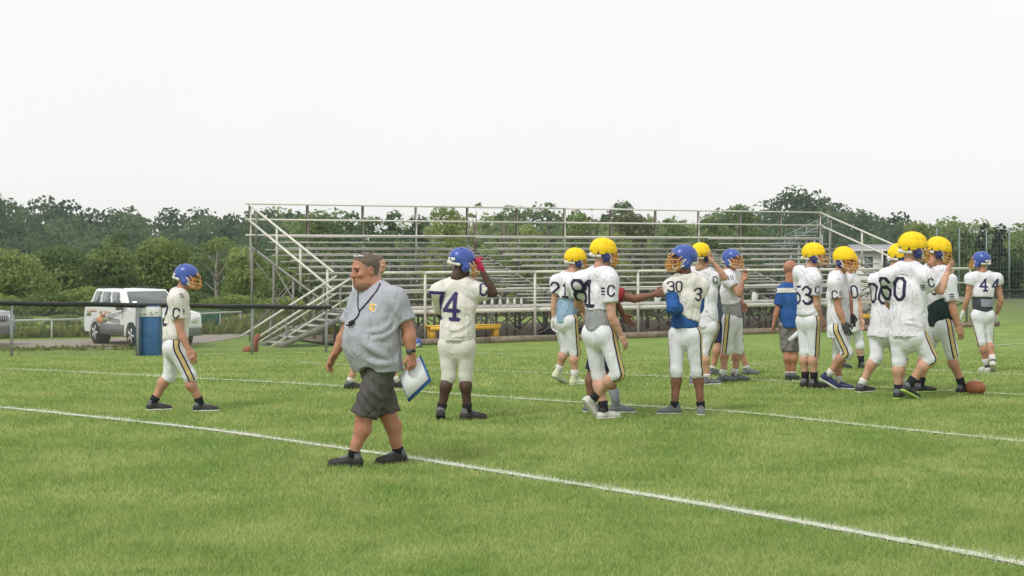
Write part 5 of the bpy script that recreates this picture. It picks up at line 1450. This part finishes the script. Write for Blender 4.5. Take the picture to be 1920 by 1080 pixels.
for s in (-1, 1):
    obj('eye', np_mesh('eye', *[x if i else on_head(x) for i, x in enumerate((lambda gg: gg.ell((s * 0.031, 0.081, 0.004), (0.013, 0.009, 0.0065), k=0.002).mesh())(SDF((s * 0.031 - 0.02, 0.06, -0.01), (s * 0.031 + 0.02, 0.1, 0.02), 0.003)))], smooth=True), M_EYE, root)
    MB().tube([on_head((s * 0.012, 0.093, 0.026)), on_head((s * 0.032, 0.094, 0.032)), on_head((s * 0.052, 0.08, 0.026))], [0.004, 0.0055, 0.003], 6).build('eyebrow', M_HAIR, root, True)
    MB().tube([on_head((s * 0.010, 0.058, 0.108)), on_head((s * 0.034, 0.048, 0.110)), on_head((s * 0.058, 0.022, 0.103))], [0.007, 0.0115, 0.006], 8).build('sunglass_lens', mat('silver_lens', (0.5, 0.51, 0.55), 0.2, 0.1, 6, spec=0.9), root, True)
MB().tube([on_head((-0.017, 0.097, -0.063)), on_head((0, 0.1, -0.0625)), on_head((0.017, 0.097, -0.063))], [0.003, 0.0055, 0.003], 6).build('mouth', M_LIP, root, True)
# lanyard with whistle, projected on the shirt
bv = co['bvh']; b = co['b']; Nn = co['N']
def on_shirt(px, py, off=0.008):
    o = V(0, 0, EYE) - b; d = nrm(at(px, py, co['D']) - b - o); loc, nn, _, _ = bv.ray_cast(Vector(o), Vector(d), 100)
    return None if loc is None else np.array(loc) - d * off
for pts in ([(713, 531), (706, 545), (694, 560), (683, 573), (674, 583)], [(672, 548), (671, 560), (671, 572), (673, 583)], [(674, 583), (671, 592), (661, 603)]):
    w = [on_shirt(*p) for p in pts]; w = [p for p in w if p is not None]
    if len(w) > 2: MB().tube(catmull(w, 4), 0.0058, 6).build('lanyard', M_NAVY, root, True)
wp = on_shirt(659, 605, 0.02)
if wp is not None:
    m = MB(); m.tube([wp - V(0.016, 0.01, 0.008), wp + V(0.016, 0.01, 0.008)], 0.018, 10); m.box(wp + V(-0.026, 0, -0.02), (0.034, 0.016, 0.014)); m.build('whistle', M_BLK, root)
o = V(0, 0, EYE) - b; d = nrm(at(698, 576, co['D']) - b - o); loc, nn, _, _ = bv.ray_cast(Vector(o), Vector(d), 100)
M_LOGO = mat('gold_logo', (0.82, 0.52, 0.09), 0.7, 0.06, 20); M_LOGOW = mat('white_logo_edge', (0.75, 0.72, 0.7), 0.7, 0.05, 20)
cells, c = glyph_cells('C', 0.062, 0.46, 0.3, 0.95); decal('chest_logo', cells, c, bv, np.array(loc), np.array(nn), UP, M_LOGO, co['shirt'], 0.006)
cells, c = glyph_cells('C', 0.068, 0.22, 0.3, 1.0); decal('chest_logo', cells, c, bv, np.array(loc) + V(0.014, 0, -0.008), np.array(nn), UP, M_LOGOW, co['shirt'], 0.0045)
wr, el = co['wrL'], co['elL']; d = nrm(wr - el)
w = MB().tube([wr - d * 0.035, wr - d * 0.012], 0.040, 14).build('wrist_watch', M_BLK, root, True)
MB().tube([wr - d * 0.024 + V(-0.01, -0.034, 0), wr - d * 0.024 + V(-0.012, -0.052, 0)], 0.022, 12).build('watch_face', mat('watch_face', (0.08, 0.09, 0.1), 0.2), w, True)
# clipboard in the coach's hand (top-level thing)
dd = 13.0 - 0.06
cc = [at(*p, dd + e) for p, e in (((789, 666), 0.06), ((809, 713), 0.0), ((766, 754), -0.05), ((748, 707), 0.02))]
cc = [np.asarray(p) for p in cc]; c_ = sum(cc) / 4; nn = nrm(np.cross(cc[1] - cc[0], cc[3] - cc[0])); nn = nn if nn[1] < 0 else -nn
t = empty('clipboard', tuple(c_), 'blue clipboard with white paper held low by the walking coach', 'clipboard')
M_CLIPB = mat('blue_clipboard', (0.04, 0.12, 0.36), 0.4, 0.08, 6); M_PAPER = mat('paper', (0.76, 0.78, 0.80), 0.8, 0.03, 6)
MB().prism([p - c_ for p in cc], -0.022, 0.004, nn).build('board', M_CLIPB, t)
sh = [lerp(p, c_, 0.10) + (cc[0] - cc[2]) * 0.02 + (cc[3] - cc[1]) * 0.045 for p in cc]
MB().prism([p - c_ for p in sh], 0.006, 0.012, nn).build('paper', M_PAPER, t)
e = lerp(cc[3], cc[0], 0.5) - c_; MB().box(e * 0.9 + nn * 0.018, (0.07, 0.012, 0.035)).build('clip', M_GALV, t)

# person mostly hidden behind the walking coach
person('person almost hidden behind the walking coach, only head and ankles showing', PG['c'], (700, 729), (706, 527), (706, 604), (709, 495, 0.0), 88, 95, 0,
    legs=dict(L=L_((722, 655, .1), (742, 705, .1), 85), R=L_((675, 662, -.05), (656, 712, -.05), 80)),
    arms=dict(L=[(716, 565, .25), (735, 600, .2)], R=[(700, 572, -.2), (716, 600, -.22)]), skin='fair', size=0.97, girth=1.1, jersey=M_BLUES, pads=False, hem=(706, 615), shorts=M_KHAKI, shoes=(M_SHOEB, M_SOLEB), socks=((M_SOCKW, .12), (M_SOCKW, .12)), seed=9, hair=M_HAIR)

# far left player walking right
person('player in cream jersey and blue helmet walking right at the far left', PG['p'], (335, 771), (338, 549), (327, 650), (350, 521), 72, 92, -12,
    legs=dict(L=L_((317, 705, .1), (287, 756, .06), 82), R=L_((355, 705, -.1), (375, 758, -.06), 88)),
    arms=dict(L=[(342, 612, .3), (350, 650, .25)], R=[(330, 566, -.2), (339, 624, -.22), (354, 657, -.24)]), skin='tan', size=1.0, girth=1.06, helmet='blue', jersey=M_JERC, pants=M_PANT, hem=(327, 637),
    shoes=(M_SHOEB, M_SOLEW), socks=((M_SOCKB, .2), (M_SOCKB, .2)), sleeve=0.6, hs=0.94, seed=11, folds=[[(306, 575), (309, 600), (306, 625), 0.014], [(315, 625), (332, 630), (350, 620), 0.014], [(344, 600), (348, 615), (340, 630), 0.012]],
    numbers=[('2', 309, 590, 0.24, 262), ('C', 330, 587, 0.12, None), ('=', 345, 584, 0.085, None), ('32', 341, 554, 0.05, None)])

# number 74
person('number 74 in cream kit with a red glove raised to the blue helmet', PG['p'], (858, 787), (862, 528), (857, 648), (867, 494), 12, 62, -14,
    legs=dict(L=L_((841, 705), (827, 767), 4, pitch=-28), R=L_((873, 705), (876, 772), 72)),
    arms=dict(L=[(824, 549), (826, 590, .30), (850, 575, .45)], R=[(896, 548, .0), (925, 549, -.02), (904, 507, -.03)], poseR='grip', thumbR=V(-0.6, 0.6, .3)), skin='dark', size=1.03, girth=1.08, helmet='blue', jersey=M_JERC, pants=M_PANTC, hem=(857, 640), stripes=False,
    shoes=(M_SHOEB, M_SOLEB), socks=((M_SOCKB, .2), (M_SOCKB, .2)), gloves=(None, M_GLR), sleeve=0.7, seed=14, folds=[[(820, 628), (848, 633), (878, 622), 0.02], [(835, 612), (858, 618), (884, 600), 0.016], [(872, 548), (888, 560), (893, 585), 0.018], [(845, 640), (865, 630), (886, 630), 0.012]],
    numbers=[('7', 823, 572, 0.30, 200, M_PURP), ('4', 845, 574, 0.30, 195, M_PURP), ('C', 907, 542, 0.13, None, M_PURP)])

# light blue shirt player
person('yellow capped player in light blue undershirt and short white jersey', PG['p'], (1068, 722), (1066, 516), (1060, 601), (1079, 490), 40, 62, -6,
    legs=dict(L=L_((1061, 656, .08), (1046, 697, .12), 40, pitch=-25, plant=False), R=L_((1078, 660), (1077, 708), 60)),
    arms=dict(L=[(1044, 531), (1039, 566), (1038, 598)], R=[(1074, 535, -.18), (1082, 560, -.2), (1092, 584, -.15)]), skin='fair', size=0.99, helmet='cap', jersey=M_JER, under=M_LBLUE, under_hem=(1060, 606), pants=M_PANT, hem=(1060, 560),
    shoes=(M_SHOEY, M_SOLEW), socks=((M_SOCKW, .3), (M_SOCKW, .3)), gloves=(M_GLW, None), sleeve=0.55, seed=17, numbers=[('21', 1051, 543, 0.2, 212)])

# number 81
person('number 81 with yellow padded helmet cover stepping right, grey shirt showing', PG['p'], (1130, 787), (1127, 506), (1124, 625), (1131, 477), 44, 68, -8,
    legs=dict(L=L_((1122, 703, .1), (1132, 765, .05), 55), R=L_((1158, 700, -.1), (1112, 748, .1), 62, pitch=-52, plant=False)),
    arms=dict(L=[(1088, 530, .02), (1084, 570, .25), (1110, 596, .35)], R=[(1143, 530, -.16), (1147, 594, -.2), (1165, 629, -.16)]), skin='fair', size=1.04, girth=1.06, helmet='cap', jersey=M_JER, under=M_GREYS, under_hem=(1124, 619), pants=M_PANT, hem=(1124, 582),
    shoes=(M_SHOEW, M_SOLEW), socks=((M_SOCKB, .24), (M_SOCKB, .24)), sleeve=0.62, hs=0.92, seed=20, folds=[[(1095, 520), (1110, 540), (1118, 565), 0.012], [(1126, 520), (1124, 545), (1128, 572), 0.014]],
    numbers=[('8', 1086, 547, 0.27, 212), ('1', 1104, 550, 0.29, 212), ('=', 1131, 546, 0.12, None), ('C', 1146, 545, 0.12, None)])

# dark skinned person pointing right behind number 81
person('person behind number 81 stretching a bare arm to the right', PG['c'], (1140, 775), (1133, 512), (1128, 620), (1136, 482), 80, 85, 0,
    legs=dict(L=L_((1112, 695, .1), (1106, 752, .1), 80), R=L_((1143, 692), (1156, 755), 88)),
    arms=dict(L=[(1150, 560, .2), (1170, 590, .2)], R=[(1140, 546, -.08), (1190, 561, -.15), (1228, 552, -.15)], poseR='flat', thumbR=V(0, 0, 1)), skin='brown', size=1.0, girth=1.0, jersey=M_RED, pads=False, hem=(1128, 625), shorts=M_SHORTN, shoes=(M_SHOEG, M_SOLEW), socks=((M_SOCKG, .1), (M_SOCKG, .42)), seed=23, hair=M_BLK)

# number 30
person('number 30 in blue helmet with arms tucked over a royal blue shirt', PG['p'], (1285, 777), (1287, 517), (1284, 628), (1281, 488), 206, 252, 0,
    legs=dict(L=L_((1307, 695), (1314, 765), 185), R=L_((1268, 695), (1265, 765), 255)),
    arms=dict(R=[(1259, 540, -.04), (1262, 578, -.16), (1284, 578, .0)], L=[(1314, 540), (1306, 578, .04), (1290, 580, .05)], poseL='grip', poseR='grip'), skin='brown', size=0.98, girth=1.0, helmet='blue', jersey=M_JERC, under=M_BLUES, under_hem=(1284, 617), pants=M_PANT, hem=(1284, 590), hem_tilt=0.55,
    shoes=(M_SHOEG, M_SOLEW), socks=((M_SOCKB, .12), (M_SOCKB, .12)), sleeve=0.35, under_sleeve=1.08, hs=1.08, seed=26, numbers=[('30', 1266, 537, 0.12, None), ('3', 1308, 552, 0.14, None)])

# yellow capped player with a hand at his face, behind number 30
person('yellow capped player behind number 30 lifting a bare forearm to his helmet', PG['p'], (1325, 722), (1322, 508), (1322, 612), (1314, 480), 28, 40, 0,
    legs=dict(L=L_((1308, 660, .05), (1300, 708, .05), 30), R=L_((1322, 660), (1326, 710), 70)),
    arms=dict(L=[(1300, 560, .1), (1300, 590, .2)], R=[(1340, 522, -.05), (1359, 520, -.1), (1337, 492, -.14)]), skin='fair', size=0.98, girth=1.05, helmet='cap', jersey=M_JER, pants=M_PANT, hem=(1322, 614),
    shoes=(M_SHOEG, M_SOLEW), socks=((M_SOCKW, .15), (M_SOCKW, .15)), sleeve=0.55, seed=29, numbers=[('C', 1341, 525, 0.1, None)])

# person in navy shorts behind the blue helmet player
person('person in navy shorts hidden behind the blue helmeted player, legs showing', PG['c'], (1368, 704), (1364, 512), (1362, 598), (1368, 489), 60, 70, 0,
    legs=dict(L=L_((1349, 645), (1336, 690), 60), R=L_((1385, 645, .1), (1400, 690, .1), 80)),
    arms=dict(L=[(1352, 560, .1), (1358, 590, .2)], R=[(1372, 560, .1), (1380, 585, .1)]), skin='tan', size=0.96, jersey=M_CHAR, pads=False, hem=(1362, 606), shorts=M_SHORTN, shoes=(M_SHOEG, M_SOLEB), socks=((M_SOCKW, .1), (M_SOCKW, .1)), seed=32, hair=M_HAIR)

# blue helmet player with hand at his mask
person('blue helmeted player raising a hand to his mask, grey shirt below short jersey', PG['p'], (1372, 715), (1366, 511), (1374, 600), (1372, 488), 122, 135, -4,
    legs=dict(L=L_((1384, 655, .1), (1378, 704, .08), 95), R=L_((1362, 655, -.05), (1355, 704, -.05), 110)),
    arms=dict(R=[(1368, 527, -.16), (1386, 552, -.24), (1393, 526, -.26)], L=[(1385, 550, .2), (1392, 570, .1)], poseR='relax'), skin='tan', size=0.97, girth=1.02, helmet='blue', jersey=M_JER, under=M_GREYS, under_hem=(1374, 596), pants=M_PANT, hem=(1374, 566), hem_tilt=-0.3,
    shoes=(M_SHOEG, M_SOLEB), socks=((M_SOCKW, .2), (M_SOCKW, .2)), sleeve=0.45, seed=35, numbers=[('10', 1369, 520, 0.06, None), ('0', 1347, 549, 0.17, None)])

# bald coach in blue
bc = person('bald coach in royal blue polo and grey shorts holding a white paper', PG['c'], (1480, 713), (1481, 531), (1482, 611), (1483, 505), 18, 58, 2,
    legs=dict(L=L_((1476, 660), (1478, 702), 10), R=L_((1489, 660), (1487, 702), 30)),
    arms=dict(L=[(1467, 545), (1457, 583), (1451, 606)], R=[(1495, 545), (1505, 582, -.05), (1501, 608, -.05)], poseR='grip'), skin='red', size=0.94, girth=0.94, hs=1.1, jersey=M_BLUES, pads=False, hem=(1482, 615), shorts=M_SHORTG, shoes=(M_SHOEB, M_SOLEB), socks=((M_SOCKW, .08), (M_SOCKW, .08)), sleeve=0.75, seed=38)
m = MB(); q_ = [bc['Q'](p) for p in ((1464, 545, -.25), (1499, 547, -.25))]
# white shoulder band of the polo
cells = np.array([(x, y) for x in np.arange(-0.17, 0.17, 0.012) for y in np.arange(-0.025, 0.025, 0.012)])
o = V(0, 0, EYE) - bc['b']; d = nrm(at(1480, 544, bc['D']) - bc['b'] - o); loc, nn, _, _ = bc['bvh'].ray_cast(Vector(o), Vector(d), 100)
decal('shoulder_band', cells, 0.012, bc['bvh'], np.array(loc), V(0, -1, 0.1), UP, M_STRAP, bc['shirt'])
pp = [at(1477, 636, bc['D'] - .14), at(1496, 619, bc['D'] - .14), at(1500, 626, bc['D'] - .15), at(1482, 643, bc['D'] - .15)]; c_ = sum(pp) / 4
t = empty('paper_sheet', tuple(c_), 'folded white paper in the hand of the bald coach', 'paper'); MB().prism([p - c_ for p in pp], -0.004, 0.004, (0, -1, 0)).build('sheet', M_PAPER, t)
MB().prism([lerp(p, c_, 0.08) - c_ for p in pp], -0.011, -0.006, (0, -1, 0)).build('sheet', M_PAPER, t)

# yellow capped player beside the bald coach
person('yellow capped player standing just right of the bald coach', PG['p'], (1518, 727), (1517, 506), (1517, 602), (1526, 481), 62, 98, -2,
    legs=dict(L=L_((1509, 660, .06), (1510, 714, .06), 60), R=L_((1526, 660, -.06), (1526, 714, -.06), 75)),
    arms=dict(L=[(1500, 560, .3), (1520, 585, .4)], R=[(1528, 527, -.18), (1532, 572, -.16), (1540, 598, -.1)]), skin='fair', size=1.0, girth=1.05, helmet='cap', jersey=M_JER, pants=M_PANT, hem=(1517, 592),
    shoes=(M_SHOEB, M_SOLEB), socks=((M_SOCKB, .3), (M_SOCKB, .3)), sleeve=0.6, seed=41, folds=[[(1512, 530), (1516, 552), (1514, 575), 0.014], [(1500, 580), (1515, 588), (1528, 582), 0.012]], numbers=[('53', 1503, 553, 0.24, 232), ('=', 1521, 544, 0.08, None), ('C', 1533, 543, 0.1, None)])

# yellow capped player with black gloves
person('yellow capped player in long white jersey with a black glove, facing right', PG['p'], (1568, 731), (1569, 514), (1573, 618), (1583, 489), 112, 138, -8,
    legs=dict(L=L_((1572, 670, .1), (1572, 716, .08), 120), R=L_((1588, 662, -.12), (1553, 703, .0), 110, pitch=-30, plant=False)),
    arms=dict(R=[(1566, 533, -.18), (1572, 579, -.2), (1583, 606, -.22)], L=[(1592, 560, .2), (1596, 590, .15)]), skin='tan', size=1.0, girth=1.1, helmet='cap', jersey=M_JER, pants=M_PANT, hem=(1573, 634),
    shoes=(M_SHOEN, M_SOLEW), socks=((M_SOCKW, .22), (M_SOCKW, .22)), gloves=(M_GLB, M_GLB), sleeve=0.6, seed=44, folds=[[(1560, 580), (1572, 595), (1582, 615), 0.014], [(1552, 560), (1556, 590), (1552, 620), 0.014]], numbers=[('C', 1565, 553, 0.12, None), ('=', 1576, 550, 0.08, None)])

# player hidden behind him
person('player hidden behind the black gloved player, right arm and leg showing', PG['p'], (1597, 691), (1592, 517), (1596, 602), (1592, 492), 150, 150, 0,
    legs=dict(R=L_((1585, 648, .1), (1580, 682, .1), 150), L=L_((1612, 648), (1615, 676), 165)),
    arms=dict(L=[(1603, 531), (1611, 572, -.04), (1616, 600, -.08)], R=[(1580, 560, .1), (1580, 590, 0)]), skin='fair', size=0.97, helmet='cap', jersey=M_JER, pants=M_PANT, hem=(1596, 622),
    shoes=(M_SHOEB, M_SOLEB), socks=((M_SOCKB, .4), (M_SOCKB, .4)), sleeve=0.55, seed=47, numbers=[('0', 1602, 547, 0.2, 150)])

# player behind number 60, left
person('player half hidden behind number 60, one leg stretched back to the left', PG['p'], (1640, 741), (1668, 512), (1657, 622), (1688, 484), 58, 80, -10,
    legs=dict(L=L_((1643, 670, .0), (1615, 722, .0), 62), R=L_((1690, 675, .3), (1690, 725, .3), 80)),
    arms=dict(L=[(1643, 530, .05), (1650, 570, .3), (1670, 590, .4)], R=[(1690, 560, .2), (1700, 590, .3)]), skin='fair', size=1.03, girth=1.2, helmet='cap', jersey=M_JER, pants=M_PANT, hem=(1657, 632),
    shoes=(M_SHOEB, M_SOLEW), socks=((M_SOCKW, .2), (M_SOCKW, .2)), sleeve=0.6, seed=50, D=19.7, numbers=[('06', 1646, 550, 0.25, 225)])

# number 60
person('number 60, big yellow capped player with an arm around his team mate', PG['p'], (1700, 749), (1703, 497), (1703, 628), (1712, 468), 38, 72, -4,
    legs=dict(L=L_((1686, 678, .05), (1684, 732, .05), 30), R=L_((1744, 672, -.08), (1704, 722, -.02), 60, pitch=-25, plant=False)),
    arms=dict(L=[(1665, 521, .03), (1668, 570, .3), (1690, 590, .4)], R=[(1736, 521, -.14), (1763, 545, -.14), (1776, 512, .0)], poseR='flat'), skin='fair', size=1.08, girth=1.26, helmet='cap', jersey=M_JER, pants=M_PANT, hem=(1703, 632),
    shoes=(M_SHOEB, M_SOLEL), socks=((M_SOCKB, .2), (M_SOCKB, .28)), sleeve=0.7, seed=53, folds=[[(1700, 520), (1712, 545), (1720, 575), 0.02], [(1665, 590), (1690, 600), (1715, 596), 0.018], [(1670, 612), (1700, 606), (1728, 612), 0.016], [(1716, 540), (1726, 560), (1735, 585), 0.016]], hs=1.1, numbers=[('60', 1674, 541, 0.28, 210, M_NAVY, 0.0, 0.72), ('=', 1730, 539, 0.10, None, M_NAVY, -0.3), ('C', 1746, 530, 0.11, None, M_NAVY, -0.3)])

# dark green shirt player with the ball at his foot
person('yellow capped player in dark green undershirt beside the ball', PG['p'], (1770, 738), (1760, 502), (1764, 612), (1759, 472), 74, 92, -18,
    legs=dict(L=L_((1735, 665, .15), (1726, 720, .12), 80), R=L_((1784, 662, -.08), (1804, 722, -.06), 85)),
    arms=dict(L=[(1750, 560, .3), (1770, 590, .35)], R=[(1779, 530, -.12), (1787, 580, -.16), (1797, 612, -.18)]), skin='tan', size=1.03, girth=1.14, helmet='cap', jersey=M_JER, under=M_GREENS, under_hem=(1764, 613), pants=M_PANT, hem=(1764, 572), hem_tilt=0.5,
    shoes=(M_SHOEB, M_SOLEL), socks=((M_SOCKB, .25), (M_SOCKB, .25)), sleeve=0.72, seed=56, numbers=[('=', 1785, 556, 0.1, None), ('0', 1752, 540, 0.16, None)])

# number 44
n44 = person('number 44 in blue helmet walking away at the right', PG['p'], (1850, 698), (1844, 513), (1842, 591), (1839, 491), 2, 318, 0,
    legs=dict(L=L_((1840, 641, -.05), (1850, 686, .0), 345), R=L_((1853, 640, .05), (1862, 678, -.1), 20, pitch=-35, plant=False)),
    arms=dict(L=[(1820, 526), (1814, 561), (1806, 583, .06)], R=[(1869, 526), (1877, 563), (1868, 592, .1)]), skin='tan', size=0.97, girth=0.98, helmet='blue', jersey=M_JER, under=M_CHAR, under_hem=(1842, 584), pants=M_PANT, hem=(1842, 557),
    shoes=(M_SHOEW, M_SOLEW), socks=((M_SOCKW, .3), (M_SOCKW, .3)), gloves=(M_GLW, M_GLW), sleeve=0.25, seed=59, numbers=[('4', 1844, 534, 0.19, 182, M_PURP), ('4', 1866, 534, 0.19, 182, M_PURP)])

t_ = [o for o in n44['root'].children if o.name.startswith('undershirt')][0]
v_ = np.array([x.co for x in t_.data.vertices]); bu = BVHTree.FromPolygons([Vector(x) for x in v_], [tuple(p.vertices) for p in t_.data.polygons])
o = V(0, 0, EYE) - n44['b']; d = nrm(at(1852, 568, n44['D']) - n44['b'] - o); loc, nn, _, _ = bu.ray_cast(Vector(o), Vector(d), 100)
if loc is not None:
    cells = np.array([(x, y) for x in np.arange(-0.1, 0.1, 0.012) for y in np.arange(-0.05, 0.05, 0.012) if abs(x) < 0.1 - 0.3 * max(0, -y)])
    decal('back_plate', cells, 0.012, bu, np.array(loc), V(0, -1, 0), UP, M_SOCKG, t_, 0.008)
# ------------------------------------------------------------------ football and a spare helmet
M_BALL = mat('brown_leather', (0.30, 0.10, 0.05), 0.6, 0.15, 40, bump=0.2, bscale=200, col2=(0.38, 0.14, 0.075))
bp = hit_ground(1829, 740)
t = empty('football', (bp[0], bp[1], bp[2]), 'brown leather football on the grass at the right player\'s foot', 'ball')
lat = np.linspace(0, math.pi, 17); prof = [(0.088 * math.sin(a) ** 0.92, -0.14 * math.cos(a)) for a in lat]
lm = lathe([(max(r_, 0.001), z_) for r_, z_ in prof], 18); me = lm.mesh('ball', True); o = obj('leather', me, M_BALL, t); o.location = (0, 0, 0.088); rot = Matrix.Rotation(R(90), 4, 'X'); o.matrix_local = Matrix.Translation((0, 0, 0.088)) @ Matrix.Rotation(R(35), 4, 'Z') @ rot
for k in range(6): 
    l = MB().box((0, 0.089 - 0.002 * abs(k - 2.5), -0.05 + k * 0.02), (0.03, 0.006, 0.006)).build('lace', M_STRAP, o)
hp = hit_ground(783, 651)
t = empty('spare_helmet', tuple(hp), 'blue football helmet lying at the timber edging behind the coach', 'helmet')
h_ = put_helmet(t, np.eye(3), (0, 0, 0.105), False, 1.05)

# ------------------------------------------------------------------ summer haze
hz_m = bpy.data.materials.new('haze'); hz_m.use_nodes = True; nt = hz_m.node_tree; nt.nodes.clear()
ho = nt.nodes.new('ShaderNodeOutputMaterial'); hv = nt.nodes.new('ShaderNodeVolumePrincipled')
hv.inputs['Color'].default_value = (0.86, 0.93, 0.95, 1); hv.inputs['Density'].default_value = 0.00032; hv.inputs['Anisotropy'].default_value = 0.2
nt.links.new(hv.outputs[0], ho.inputs['Volume'])
h = MB().box((0, 1480, 4.5), (1840, 3080, 26)).build('haze', hz_m); tag(h, 'thin summer haze over the field and woods', 'haze', kind='stuff')
